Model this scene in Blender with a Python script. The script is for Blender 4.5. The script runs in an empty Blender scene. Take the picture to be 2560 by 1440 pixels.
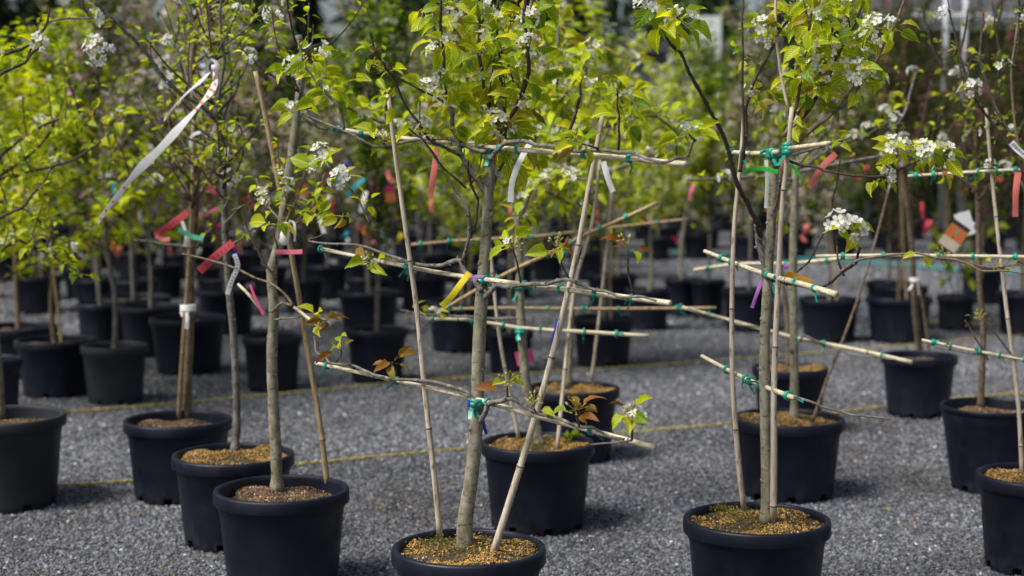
import bpy, math, random
import numpy as np
from mathutils import Vector, Matrix, Quaternion, noise

SC = bpy.context.scene
rnd = random.Random(7)
R = math.radians

# ------------------------------------------------------------------ camera
CAM_H = 1.46
FPX = 3911.0                     # focal length in pixels of the 2560 wide photograph
PITCH = math.atan(351.0 / FPX)
cam_d = bpy.data.cameras.new('camera')
cam = bpy.data.objects.new('camera', cam_d)
SC.collection.objects.link(cam)
SC.camera = cam
cam.location = (0, 0, CAM_H)
cam.rotation_euler = (math.pi / 2 - PITCH, 0, 0)
cam_d.sensor_width = 36.0
cam_d.lens = 36.0 * FPX / 2560.0
cam_d.clip_start = 0.05
cam_d.clip_end = 600
cam_d.dof.use_dof = True
cam_d.dof.focus_distance = 4.45
cam_d.dof.aperture_fstop = 2.3

# ------------------------------------------------------------------ sky, sun, exposure
world = bpy.data.worlds.new('World')
SC.world = world
world.use_nodes = True
wn = world.node_tree
wn.nodes.clear()
sky = wn.nodes.new('ShaderNodeTexSky')
sky.sky_type = 'NISHITA'
sky.sun_disc = False
SUN_EL, SUN_AZ = 54.0, -122.0          # azimuth measured from +Y (view direction) to the right
sky.sun_elevation = R(SUN_EL)
sky.sun_rotation = R(SUN_AZ)
sky.air_density = 1.0
sky.dust_density = 3.5
sky.ozone_density = 1.2
bg = wn.nodes.new('ShaderNodeBackground')
bg.inputs['Strength'].default_value = 0.055
wo = wn.nodes.new('ShaderNodeOutputWorld')
wn.links.new(sky.outputs[0], bg.inputs[0])
wn.links.new(bg.outputs[0], wo.inputs[0])
sun_d = bpy.data.lights.new('sun', 'SUN')
sun_d.energy = 2.4
sun_d.angle = R(24)
sun_d.color = (1.0, 0.975, 0.94)
sun = bpy.data.objects.new('sun', sun_d)
SC.collection.objects.link(sun)
sd = Vector((math.sin(R(SUN_AZ)) * math.cos(R(SUN_EL)), math.cos(R(SUN_AZ)) * math.cos(R(SUN_EL)), math.sin(R(SUN_EL))))
sun.rotation_euler = sd.to_track_quat('Z', 'Y').to_euler()
sun.location = (0, 0, 30)
SC.view_settings.view_transform = 'Standard'
SC.view_settings.look = 'None'
SC.view_settings.exposure = 1.03
SC.view_settings.gamma = 1.0
SC.view_settings.use_curve_mapping = False
SC.render.engine = 'CYCLES'
SC.cycles.max_bounces = 6
SC.cycles.transparent_max_bounces = 6

# ------------------------------------------------------------------ helpers
_cp, _sp = math.cos(PITCH), math.sin(PITCH)
def ray(px, py):
    x = (px - 1280.0) / FPX
    z = -(py - 720.0) / FPX
    return Vector((x, _cp + z * _sp, -_sp + z * _cp))
def AT(px, py, d):
    """point seen at photo pixel (px, py) at distance d along +Y"""
    r = ray(px, py)
    return Vector((r.x / r.y * d, d, CAM_H + r.z / r.y * d))
def ONZ(px, py, z):
    """point seen at photo pixel on the horizontal plane at height z"""
    r = ray(px, py)
    t = (z - CAM_H) / r.z
    return Vector((r.x * t, r.y * t, z))

def link(o):
    SC.collection.objects.link(o)
    return o
def tag(o, label=None, cat=None, group=None, kind=None):
    if label: o['label'] = label
    if cat: o['category'] = cat
    if group: o['group'] = group
    if kind: o['kind'] = kind
    return o
def empty(name, loc, label, cat, group=None):
    o = bpy.data.objects.new(name, None)
    o.empty_display_size = 0.1
    o.location = loc
    link(o)
    return tag(o, label, cat, group)

class MB:
    def __init__(s):
        s.v, s.f, s.m = [], [], []
    def add(s, vs, fs, mi=0):
        b = len(s.v)
        s.v.extend([tuple(v) for v in vs])
        for f in fs:
            s.f.append(tuple(b + i for i in f)); s.m.append(mi)
    def mesh(s, name, mats, off=None, smooth=True):
        me = bpy.data.meshes.new(name)
        v = s.v
        if off is not None:
            v = [(a - off[0], b - off[1], c - off[2]) for a, b, c in v]
        me.from_pydata(v, [], s.f)
        for m in (mats if isinstance(mats, (list, tuple)) else [mats]):
            me.materials.append(m)
        me.polygons.foreach_set('material_index', s.m)
        me.polygons.foreach_set('use_smooth', [smooth] * len(s.f))
        me.update()
        return me
    def build(s, name, mats, parent=None, smooth=True, kind=None):
        off = parent.location if (parent is not None and parent.parent is None) else None
        if parent is not None and parent.parent is not None:
            off = parent.parent.location
        o = bpy.data.objects.new(name, s.mesh(name, mats, off, smooth))
        link(o)
        o.parent = parent
        if kind: o['kind'] = kind
        return o

def part(name, me, parent, loc=(0, 0, 0), kind=None):
    o = bpy.data.objects.new(name, me)
    o.location = loc
    link(o)
    o.parent = parent
    if kind: o['kind'] = kind
    return o

def catmull(pts, step=4):
    """pts: list of Vectors; returns smoothed polyline"""
    if len(pts) < 3: 
        a, b = pts[0], pts[-1]
        return [a.lerp(b, i / step) for i in range(step + 1)]
    P = [pts[0] * 2 - pts[1]] + list(pts) + [pts[-1] * 2 - pts[-2]]
    out = []
    for i in range(1, len(P) - 2):
        p0, p1, p2, p3 = P[i - 1], P[i], P[i + 1], P[i + 2]
        for k in range(step):
            t = k / step
            out.append(0.5 * ((2 * p1) + (p2 - p0) * t + (2 * p0 - 5 * p1 + 4 * p2 - p3) * t * t + (3 * p1 - p0 - 3 * p2 + p3) * t ** 3))
    out.append(P[-2].copy())
    return out

def tube(mb, pts, rad, sides=7, mi=0, cap=True, jit=0.0, rmi=None):
    """rad: list same length as pts"""
    n = len(pts)
    t = (pts[1] - pts[0]).normalized()
    u = t.orthogonal().normalized()
    rings = []
    b = len(mb.v)
    for i in range(n):
        if i == 0: tt = pts[1] - pts[0]
        elif i == n - 1: tt = pts[-1] - pts[-2]
        else: tt = pts[i + 1] - pts[i - 1]
        if tt.length < 1e-9: tt = t
        tt = tt.normalized()
        q = t.rotation_difference(tt)
        u = (q @ u); u = (u - tt * u.dot(tt)).normalized(); t = tt
        w = t.cross(u)
        for k in range(sides):
            a = 2 * math.pi * k / sides
            r = rad[i] * (1 + (rnd.uniform(-jit, jit) if jit else 0))
            mb.v.append(tuple(pts[i] + u * (math.cos(a) * r) + w * (math.sin(a) * r)))
    for i in range(n - 1):
        m = mi if rmi is None else rmi[i]
        for k in range(sides):
            k2 = (k + 1) % sides
            mb.f.append((b + i * sides + k, b + i * sides + k2, b + (i + 1) * sides + k2, b + (i + 1) * sides + k)); mb.m.append(m)
    if cap:
        mb.f.append(tuple(b + k for k in range(sides))[::-1]); mb.m.append(mi)
        mb.f.append(tuple(b + (n - 1) * sides + k for k in range(sides))); mb.m.append(mi)

def lathe(mb, prof, sides=48, mi=0, c=(0, 0, 0), skip=None):
    b = len(mb.v)
    for r, z in prof:
        for k in range(sides):
            a = 2 * math.pi * k / sides
            mb.v.append((c[0] + r * math.cos(a), c[1] + r * math.sin(a), c[2] + z))
    for i in range(len(prof) - 1):
        for k in range(sides):
            if skip and skip(i, k): continue
            k2 = (k + 1) % sides
            mb.f.append((b + i * sides + k, b + i * sides + k2, b + (i + 1) * sides + k2, b + (i + 1) * sides + k)); mb.m.append(mi)

def box(mb, lo, hi, mi=0):
    x0, y0, z0 = lo; x1, y1, z1 = hi
    mb.add([(x0,y0,z0),(x1,y0,z0),(x1,y1,z0),(x0,y1,z0),(x0,y0,z1),(x1,y0,z1),(x1,y1,z1),(x0,y1,z1)],
           [(0,3,2,1),(4,5,6,7),(0,1,5,4),(1,2,6,5),(2,3,7,6),(3,0,4,7)], mi)

# ------------------------------------------------------------------ materials
def newmat(name):
    m = bpy.data.materials.new(name); m.use_nodes = True
    nt = m.node_tree
    b = nt.nodes['Principled BSDF']
    return m, nt, b
def N(nt, t, **kw):
    n = nt.nodes.new(t)
    for k, v in kw.items(): setattr(n, k, v)
    return n
def ramp(nt, fac, stops, interp='LINEAR'):
    n = N(nt, 'ShaderNodeValToRGB')
    e = n.color_ramp.elements
    n.color_ramp.interpolation = interp
    while len(e) < len(stops): e.new(0.5)
    for i, (p, c) in enumerate(stops):
        e[i].position = p; e[i].color = (*c, 1)
    nt.links.new(fac, n.inputs[0])
    return n.outputs[0]
def noise_tex(nt, scale, detail=4, vec=None, rough=0.55):
    n = N(nt, 'ShaderNodeTexNoise')
    n.inputs['Scale'].default_value = scale
    n.inputs['Detail'].default_value = detail
    n.inputs['Roughness'].default_value = rough
    if vec is None:
        tc = N(nt, 'ShaderNodeTexCoord'); vec = tc.outputs['Object']
    nt.links.new(vec, n.inputs['Vector'])
    return n
def bump(nt, b, h, strength=0.3, dist=0.01):
    n = N(nt, 'ShaderNodeBump')
    n.inputs['Strength'].default_value = strength
    n.inputs['Distance'].default_value = dist
    nt.links.new(h, n.inputs['Height'])
    nt.links.new(n.outputs[0], b.inputs['Normal'])
def mapping(nt, sc):
    tc = N(nt, 'ShaderNodeTexCoord'); mp = N(nt, 'ShaderNodeMapping')
    mp.inputs['Scale'].default_value = sc
    nt.links.new(tc.outputs['Object'], mp.inputs[0])
    return mp.outputs[0]

def leaf_mat(name, stops, trans=(0.5, 0.7, 0.05), tf=0.45, rough=0.5, spec=0.22, veins=False):
    m, nt, b = newmat(name)
    gi = N(nt, 'ShaderNodeNewGeometry'); oi = N(nt, 'ShaderNodeObjectInfo')
    ad = N(nt, 'ShaderNodeMath', operation='ADD'); fr = N(nt, 'ShaderNodeMath', operation='FRACT')
    nt.links.new(gi.outputs['Random Per Island'], ad.inputs[0]); nt.links.new(oi.outputs['Random'], ad.inputs[1])
    nt.links.new(ad.outputs[0], fr.inputs[0])
    col = ramp(nt, fr.outputs[0], stops)
    nz = noise_tex(nt, 60, 3)
    mx = N(nt, 'ShaderNodeMixRGB', blend_type='MULTIPLY'); mx.inputs[0].default_value = 0.55
    c2 = ramp(nt, nz.outputs[0], [(0.3, (0.55, 0.6, 0.5)), (0.7, (1.15, 1.1, 1.0))])
    nt.links.new(col, mx.inputs[1]); nt.links.new(c2, mx.inputs[2])
    if veins:      # pale midrib and side veins, in the leaf's own space
        tc = N(nt, 'ShaderNodeTexCoord'); sx = N(nt, 'ShaderNodeSeparateXYZ'); nt.links.new(tc.outputs['Object'], sx.inputs[0])
        ab = N(nt, 'ShaderNodeMath', operation='ABSOLUTE'); nt.links.new(sx.outputs[0], ab.inputs[0])
        ml = N(nt, 'ShaderNodeMath', operation='MULTIPLY_ADD'); ml.inputs[1].default_value = -.9; nt.links.new(ab.outputs[0], ml.inputs[0]); nt.links.new(sx.outputs[1], ml.inputs[2])
        m3 = N(nt, 'ShaderNodeMath', operation='MULTIPLY'); m3.inputs[1].default_value = 62; nt.links.new(ml.outputs[0], m3.inputs[0])
        sn = N(nt, 'ShaderNodeMath', operation='SINE'); nt.links.new(m3.outputs[0], sn.inputs[0])
        side = ramp(nt, sn.outputs[0], [(0.0, (.84,) * 3), (0.75, (.92,) * 3), (1.0, (1.25, 1.2, 1.3))])
        rib = ramp(nt, ab.outputs[0], [(0.0, (1.9, 1.6, 4)), (0.016, (1.5, 1.35, 3)), (0.03, (.9,) * 3), (.3, (1.05,) * 3)])
        v1 = N(nt, 'ShaderNodeMixRGB', blend_type='MULTIPLY'); v1.inputs[0].default_value = 1; nt.links.new(mx.outputs[0], v1.inputs[1]); nt.links.new(side, v1.inputs[2])
        v2 = N(nt, 'ShaderNodeMixRGB', blend_type='MULTIPLY'); v2.inputs[0].default_value = 1; nt.links.new(v1.outputs[0], v2.inputs[1]); nt.links.new(rib, v2.inputs[2])
        mx = v2
        bump(nt, b, sn.outputs[0], .25, .004)
    nt.links.new(mx.outputs[0], b.inputs['Base Color'])
    b.inputs['Roughness'].default_value = rough
    b.inputs['Specular IOR Level'].default_value = spec
    tr = N(nt, 'ShaderNodeBsdfTranslucent')
    m2 = N(nt, 'ShaderNodeMixRGB', blend_type='MULTIPLY'); m2.inputs[0].default_value = 1.0
    m2.inputs[2].default_value = (*trans, 1)
    nt.links.new(mx.outputs[0], m2.inputs[1])
    nt.links.new(m2.outputs[0], tr.inputs[0])
    ms = N(nt, 'ShaderNodeMixShader'); ms.inputs[0].default_value = tf
    out = nt.nodes['Material Output']
    nt.links.new(b.outputs[0], ms.inputs[1]); nt.links.new(tr.outputs[0], ms.inputs[2])
    nt.links.new(ms.outputs[0], out.inputs[0])
    return m

M = {}
M['leaf'] = leaf_mat('leaf_lime', [(0.0, (0.16, 0.26, 0.008)), (0.35, (0.36, 0.48, 0.010)), (0.7, (0.55, 0.65, 0.014)), (0.96, (0.50, 0.50, 0.03)), (1.0, (0.42, 0.28, 0.03))], (1.8, 1.6, 0.8))
M['leaf_near'] = leaf_mat('leaf_veined', [(0.0, (0.14, 0.26, 0.008)), (0.3, (0.34, 0.48, 0.010)), (0.7, (0.56, 0.66, 0.016)), (0.96, (0.48, 0.52, 0.03)), (1.0, (0.42, 0.30, 0.03))], (1.7, 1.5, 0.8), 0.52, 0.38, 0.4, True)
M['leaf_red'] = leaf_mat('leaf_bronze', [(0.0, (0.30, 0.09, 0.03)), (0.4, (0.30, 0.16, 0.03)), (0.7, (0.22, 0.2, 0.03)), (1.0, (0.32, 0.24, 0.05))], (1.5, 1.1, 0.8))
M['leaf_bg'] = leaf_mat('leaf_olive', [(0.0, (0.025, 0.06, 0.004)), (0.4, (0.085, 0.165, 0.006)), (0.75, (0.23, 0.34, 0.010)), (1.0, (0.44, 0.50, 0.02))], (1.7, 1.6, 0.5), 0.5, 0.6, 0.1)  # olive tones with the dark end deepened, shade of the rear crowns in the colour
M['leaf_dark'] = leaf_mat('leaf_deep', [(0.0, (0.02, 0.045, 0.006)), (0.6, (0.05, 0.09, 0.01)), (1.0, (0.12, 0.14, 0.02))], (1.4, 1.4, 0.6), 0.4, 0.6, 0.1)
M['needle'] = leaf_mat('needle_green', [(0.0, (0.012, 0.03, 0.012)), (0.6, (0.025, 0.05, 0.018)), (1.0, (0.05, 0.08, 0.02))], (1, 1, 1), 0.1, 0.8, 0.05)
M['petal'] = leaf_mat('petal_white', [(0.0, (0.90, 0.90, 0.87)), (1.0, (0.96, 0.96, 0.94))], (1, 1, 0.98), 0.45, 0.6)
M['petal_pink'] = leaf_mat('petal_pink', [(0.0, (0.66, 0.34, 0.42)), (0.4, (0.78, 0.60, 0.64)), (1.0, (0.82, 0.78, 0.78))], (1, 1, 1), 0.3, 0.6)
M['bud_pink'] = leaf_mat('bud_magenta', [(0.0, (0.45, 0.07, 0.18)), (1.0, (0.6, 0.2, 0.32))], (1, 1, 1), 0.2, 0.6)
M['stamen'] = leaf_mat('stamen_green', [(0.0, (0.35, 0.36, 0.08)), (1.0, (0.45, 0.40, 0.12))], (1, 1, 1), 0.2)

def bark(name, stops, sc=(42, 42, 24), rough=0.8, moss=0.0):
    m, nt, b = newmat(name)
    nz = noise_tex(nt, 1.0, 6, mapping(nt, sc), 0.65)
    col = ramp(nt, nz.outputs[0], stops)
    n2 = noise_tex(nt, 9, 4)
    f2 = ramp(nt, n2.outputs[0], [(0.48, (0, 0, 0)), (0.66, (1, 1, 1))])
    mx = N(nt, 'ShaderNodeMixRGB'); mx.inputs[2].default_value = (0.16, 0.17, 0.045, 1)
    mm = N(nt, 'ShaderNodeMath', operation='MULTIPLY'); mm.inputs[1].default_value = moss
    nt.links.new(f2, mm.inputs[0]); nt.links.new(mm.outputs[0], mx.inputs[0])
    nt.links.new(col, mx.inputs[1])
    nt.links.new(mx.outputs[0], b.inputs['Base Color'])
    b.inputs['Roughness'].default_value = rough
    b.inputs['Specular IOR Level'].default_value = 0.2
    n4 = noise_tex(nt, 1.0, 3, mapping(nt, (sc[0] * 1.2, sc[1] * 1.2, sc[2] * 4)), 0.6)
    f4 = ramp(nt, n4.outputs[0], [(0.33, (0.25, 0.22, 0.19)), (0.44, (1, 1, 1))])
    m4 = N(nt, 'ShaderNodeMixRGB', blend_type='MULTIPLY'); m4.inputs[0].default_value = 0.8
    nt.links.new(mx.outputs[0], m4.inputs[1]); nt.links.new(f4, m4.inputs[2]); nt.links.new(m4.outputs[0], b.inputs['Base Color'])
    bump(nt, b, nz.outputs[0], 0.5, 0.004)
    return m
M['bark'] = bark('bark_pale_olive', [(0.25, (0.10, 0.085, 0.055)), (0.5, (0.23, 0.21, 0.15)), (0.72, (0.36, 0.34, 0.27))], moss=0.25)
M['bark_grey'] = bark('bark_grey', [(0.25, (0.06, 0.05, 0.042)), (0.5, (0.14, 0.125, 0.11)), (0.75, (0.28, 0.27, 0.25))], moss=0.15)
M['bark_brown'] = bark('bark_brown', [(0.25, (0.07, 0.045, 0.028)), (0.5, (0.17, 0.12, 0.08)), (0.75, (0.28, 0.23, 0.17))], moss=0.2)
M['twig'] = bark('twig_dark', [(0.3, (0.03, 0.022, 0.018)), (0.55, (0.075, 0.06, 0.045)), (0.75, (0.16, 0.14, 0.12))], (90, 90, 30), moss=0.0)
M['bamboo'] = bark('bamboo_pale', [(0.25, (0.28, 0.22, 0.15)), (0.5, (0.50, 0.42, 0.32)), (0.75, (0.64, 0.57, 0.46))], (90, 90, 5), 0.55, 0.12)
M['bamboo_h'] = bark('bamboo_straw', [(0.25, (0.34, 0.28, 0.16)), (0.5, (0.58, 0.51, 0.35)), (0.75, (0.72, 0.66, 0.50))], (10, 60, 60), 0.5, 0.1)
M['bamboo_tan'] = bark('bamboo_tan', [(0.25, (0.20, 0.13, 0.06)), (0.5, (0.36, 0.26, 0.14)), (0.75, (0.45, 0.35, 0.2))], (90, 90, 6), 0.55, 0.1)
M['node'] = bark('bamboo_node', [(0.3, (0.07, 0.05, 0.03)), (0.7, (0.18, 0.13, 0.08))])

def plain(name, c, rough=0.5, nscale=25, var=0.25, spec=0.4, trans=0.0):
    m, nt, b = newmat(name)
    nz = noise_tex(nt, nscale, 4)
    col = ramp(nt, nz.outputs[0], [(0.3, tuple(x * (1 - var) for x in c)), (0.7, tuple(min(1, x * (1 + var)) for x in c))])
    nt.links.new(col, b.inputs['Base Color'])
    b.inputs['Roughness'].default_value = rough
    b.inputs['Specular IOR Level'].default_value = spec
    if trans:
        tr = N(nt, 'ShaderNodeBsdfTranslucent'); nt.links.new(col, tr.inputs[0])
        ms = N(nt, 'ShaderNodeMixShader'); ms.inputs[0].default_value = trans
        nt.links.new(b.outputs[0], ms.inputs[1]); nt.links.new(tr.outputs[0], ms.inputs[2])
        nt.links.new(ms.outputs[0], nt.nodes['Material Output'].inputs[0])
    return m
M['tape'] = plain('teal_tape', (0.01, 0.33, 0.22), 0.35, 40, 0.3, 0.5, 0.15)
M['black'] = plain('hollow_shade', (0.01, 0.009, 0.008), 0.9)  # near-black stands in for the shade inside hollow cane ends
for nm, c in dict(white=(0.86, 0.86, 0.84), red=(0.55, 0.07, 0.09), salmon=(0.78, 0.22, 0.19), pink=(0.85, 0.23, 0.33), hotpink=(0.85, 0.12, 0.32),
                  yellow=(0.82, 0.68, 0.03), blue=(0.02, 0.07, 0.55), green=(0.05, 0.55, 0.06), mint=(0.10, 0.48, 0.30), violet=(0.55, 0.20, 0.62),
                  amber=(0.60, 0.30, 0.02), cyan=(0.05, 0.40, 0.50), orange=(0.65, 0.20, 0.06), magenta=(0.55, 0.04, 0.15), ink=(0.03, 0.03, 0.04), cream=(0.65, 0.55, 0.45)).items():
    M[nm] = plain('tag_' + nm, c, 0.4, 15, 0.1, 0.4, 0.25 if nm != 'ink' else 0)
# polka-dotted ribbon: the printed dots are faces of the strip in this ink
M['dot'] = plain('orange_dot_print', (0.75, 0.17, 0.03), 0.5)

def pot_mat():
    m, nt, b = newmat('black_plastic')
    nz = noise_tex(nt, 5, 6, None, 0.6)
    oi = N(nt, 'ShaderNodeObjectInfo')
    c1 = ramp(nt, nz.outputs[0], [(0.35, (0.003, 0.004, 0.011)), (0.6, (0.005, 0.007, 0.017)), (0.85, (0.013, 0.016, 0.028))])
    tc = N(nt, 'ShaderNodeTexCoord'); sx = N(nt, 'ShaderNodeSeparateXYZ'); nt.links.new(tc.outputs['Object'], sx.inputs[0])
    zr = N(nt, 'ShaderNodeMapRange'); zr.inputs[1].default_value = 0.0; zr.inputs[2].default_value = .11; zr.inputs[3].default_value = .75; zr.inputs[4].default_value = .12
    nt.links.new(sx.outputs[2], zr.inputs[0])
    nd_ = noise_tex(nt, 1.0, 7, mapping(nt, (13, 13, 9)), 0.72)
    nr_ = ramp(nt, nd_.outputs[0], [(0.46, (0, 0, 0)), (0.75, (1, 1, 1))])
    mu = N(nt, 'ShaderNodeMath', operation='MULTIPLY'); nt.links.new(nr_, mu.inputs[0]); nt.links.new(zr.outputs[0], mu.inputs[1])
    dm = N(nt, 'ShaderNodeMixRGB'); dm.inputs[2].default_value = (.045, .048, .058, 1)
    nt.links.new(mu.outputs[0], dm.inputs[0]); nt.links.new(c1, dm.inputs[1]); nt.links.new(dm.outputs[0], b.inputs['Base Color'])
    n2 = noise_tex(nt, 14, 5)
    r2 = ramp(nt, n2.outputs[0], [(0.3, (0.36,) * 3), (0.7, (0.62,) * 3)])
    nt.links.new(r2, b.inputs['Roughness'])
    b.inputs['Specular IOR Level'].default_value = 0.32
    n3 = noise_tex(nt, 120, 2)
    bump(nt, b, n3.outputs[0], 0.05, 0.002)
    return m
M['pot'] = pot_mat()
M['pot_grey'] = plain('grey_plastic', (0.018, 0.020, 0.025), 0.55, 6, 0.4)
def soil_mat():
    m, nt, b = newmat('potting_mix')
    nz = noise_tex(nt, 70, 5, None, 0.7)
    c = ramp(nt, nz.outputs[0], [(0.35, (0.012, 0.01, 0.007)), (0.5, (0.05, 0.038, 0.018)), (0.66, (0.2, 0.12, 0.035))])
    nt.links.new(c, b.inputs['Base Color']); b.inputs['Roughness'].default_value = 0.95
    bump(nt, b, nz.outputs[0], 0.8, 0.01)
    return m
M['soil'] = soil_mat()
def grit_mat(name, stops):
    m, nt, b = newmat(name)
    gi = N(nt, 'ShaderNodeNewGeometry')
    c = ramp(nt, gi.outputs['Random Per Island'], stops, 'CONSTANT')
    nt.links.new(c, b.inputs['Base Color']); b.inputs['Roughness'].default_value = 0.85
    return m
M['grit'] = grit_mat('wood_grit', [(0.0, (0.42, 0.21, 0.03)), (0.22, (0.50, 0.30, 0.06)), (0.4, (0.24, 0.12, 0.025)), (0.58, (0.035, 0.025, 0.014)), (0.8, (0.07, 0.07, 0.02)), (0.97, (0.6, 0.55, 0.45))])
M['grit_dark'] = grit_mat('bark_grit', [(0.0, (0.24, 0.13, 0.06)), (0.25, (0.12, 0.07, 0.035)), (0.5, (0.04, 0.028, 0.02)), (0.8, (0.34, 0.2, 0.09)), (0.96, (0.55, 0.5, 0.42))])

def gravel_ground():
    m, nt, b = newmat('crushed_gravel_ground')
    tc = N(nt, 'ShaderNodeTexCoord')
    vo = N(nt, 'ShaderNodeTexVoronoi'); vo.inputs['Scale'].default_value = 70
    nt.links.new(tc.outputs['Object'], vo.inputs['Vector'])
    sp = N(nt, 'ShaderNodeSeparateColor'); nt.links.new(vo.outputs['Color'], sp.inputs[0])
    c = ramp(nt, sp.outputs[0], [(0.0, (0.03, 0.032, 0.036)), (0.6, (0.11, 0.114, 0.122)), (0.9, (0.2, 0.205, 0.215)), (1.0, (0.35, 0.35, 0.35))])
    n2 = noise_tex(nt, 0.8, 5)
    c2 = ramp(nt, n2.outputs[0], [(0.35, (0.75, 0.73, 0.70)), (0.65, (1.1, 1.1, 1.13))])
    mx = N(nt, 'ShaderNodeMixRGB', blend_type='MULTIPLY'); mx.inputs[0].default_value = 1
    nt.links.new(c, mx.inputs[1]); nt.links.new(c2, mx.inputs[2])
    nt.links.new(mx.outputs[0], b.inputs['Base Color'])
    b.inputs['Roughness'].default_value = 0.9
    bump(nt, b, vo.outputs['Distance'], 0.8, 0.02)
    return m
M['ground'] = gravel_ground()
def stone_mat():
    m, nt, b = newmat('gravel_stone')
    oi = N(nt, 'ShaderNodeObjectInfo')
    c = ramp(nt, oi.outputs['Random'], [(0.0, (0.026, 0.028, 0.033)), (0.35, (0.082, 0.088, 0.100)), (0.7, (0.165, 0.173, 0.192)), (0.93, (0.26, 0.268, 0.288)), (0.955, (0.16, 0.10, 0.07)), (0.985, (0.25, 0.25, 0.26)), (1.0, (0.7, 0.7, 0.69))])
    nz = noise_tex(nt, 2.2, 3)
    tc = N(nt, 'ShaderNodeNewGeometry')
    nw = noise_tex(nt, .9, 5, tc.outputs['Position'], .65)
    cw = ramp(nt, nw.outputs[0], [(0.36, (0.62, 0.58, 0.54)), (0.5, (0.95, 0.95, 0.95)), (0.66, (1.15, 1.15, 1.15))])
    mw = N(nt, 'ShaderNodeMixRGB', blend_type='MULTIPLY'); mw.inputs[0].default_value = 1
    nt.links.new(c, mw.inputs[1]); nt.links.new(cw, mw.inputs[2]); nt.links.new(mw.outputs[0], b.inputs['Base Color'])
    b.inputs['Roughness'].default_value = 0.75
    return m
M['stone'] = stone_mat()

# ------------------------------------------------------------------ the ground
mb = MB()
n = 60
gx = [-260 + 520 * i / n for i in range(n + 1)]
mb.add([(-300, -40, 0), (300, -40, 0), (300, 420, 0), (-300, 420, 0)], [(0, 1, 2, 3)])
g = mb.build('ground', M['ground']); g['kind'] = 'structure'

def gravel(name, y0, y1, density, smin, smax, seed, sub):
    mb = MB()
    k = 12
    vs, fs = [], []
    for i in range(k + 1):
        y = y0 + (y1 - y0) * i / k
        hw = 0.36 * y + 0.35
        vs += [(-hw, y, 0.0), (hw, y, 0.0)]
    for i in range(k):
        fs.append((2 * i, 2 * i + 1, 2 * i + 3, 2 * i + 2))
    mb.add(vs, fs)
    o = mb.build(name, M['stone'])
    o['kind'] = 'stuff'
    ng = bpy.data.node_groups.new('scatter_' + name, 'GeometryNodeTree')
    ng.interface.new_socket('Geometry', in_out='INPUT', socket_type='NodeSocketGeometry')
    ng.interface.new_socket('Geometry', in_out='OUTPUT', socket_type='NodeSocketGeometry')
    nd, lk = ng.nodes, ng.links
    gi, go = nd.new('NodeGroupInput'), nd.new('NodeGroupOutput')
    dp = nd.new('GeometryNodeDistributePointsOnFaces'); dp.inputs['Density'].default_value = density; dp.inputs['Seed'].default_value = seed
    ico = nd.new('GeometryNodeMeshIcoSphere'); ico.inputs['Radius'].default_value = 1.0; ico.inputs['Subdivisions'].default_value = sub
    sp = nd.new('GeometryNodeSetPosition'); nt_ = nd.new('ShaderNodeTexNoise'); nt_.inputs['Scale'].default_value = 1.3
    sub_ = nd.new('ShaderNodeVectorMath'); sub_.operation = 'SUBTRACT'; sub_.inputs[1].default_value = (0.5, 0.5, 0.5)
    scl = nd.new('ShaderNodeVectorMath'); scl.operation = 'SCALE'; scl.inputs['Scale'].default_value = 1.6
    lk.new(nt_.outputs['Color'], sub_.inputs[0]); lk.new(sub_.outputs[0], scl.inputs[0]); lk.new(scl.outputs[0], sp.inputs['Offset'])
    lk.new(ico.outputs[0], sp.inputs['Geometry'])
    sm = nd.new('GeometryNodeSetMaterial'); sm.inputs['Material'].default_value = M['stone']
    lk.new(sp.outputs[0], sm.inputs[0])
    ip = nd.new('GeometryNodeInstanceOnPoints')
    rr = nd.new('FunctionNodeRandomValue'); rr.data_type = 'FLOAT_VECTOR'
    rr.inputs[0].default_value = (0, 0, 0); rr.inputs[1].default_value = (6.28, 6.28, 6.28)
    rs = nd.new('FunctionNodeRandomValue'); rs.data_type = 'FLOAT_VECTOR'
    rs.inputs[0].default_value = (smin, smin, smin * 0.7); rs.inputs[1].default_value = (smax, smax, smax * 0.8)
    rs.inputs['Seed'].default_value = 5
    lk.new(gi.outputs[0], dp.inputs[0]); lk.new(dp.outputs['Points'], ip.inputs['Points']); lk.new(sm.outputs[0], ip.inputs['Instance'])
    lk.new(rr.outputs[0], ip.inputs['Rotation']); lk.new(rs.outputs[0], ip.inputs['Scale'])
    lk.new(ip.outputs[0], go.inputs[0])
    md = o.modifiers.new('scatter', 'NODES'); md.node_group = ng
    return o
gravel('gravel', 3.5, 7.2, 6000, 0.003, 0.0105, 1, 1)
gravel('gravel', 7.2, 12.5, 2600, 0.0045, 0.013, 2, 1)
gravel('gravel', 12.5, 22, 500, 0.01, 0.022, 3, 1)

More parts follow.
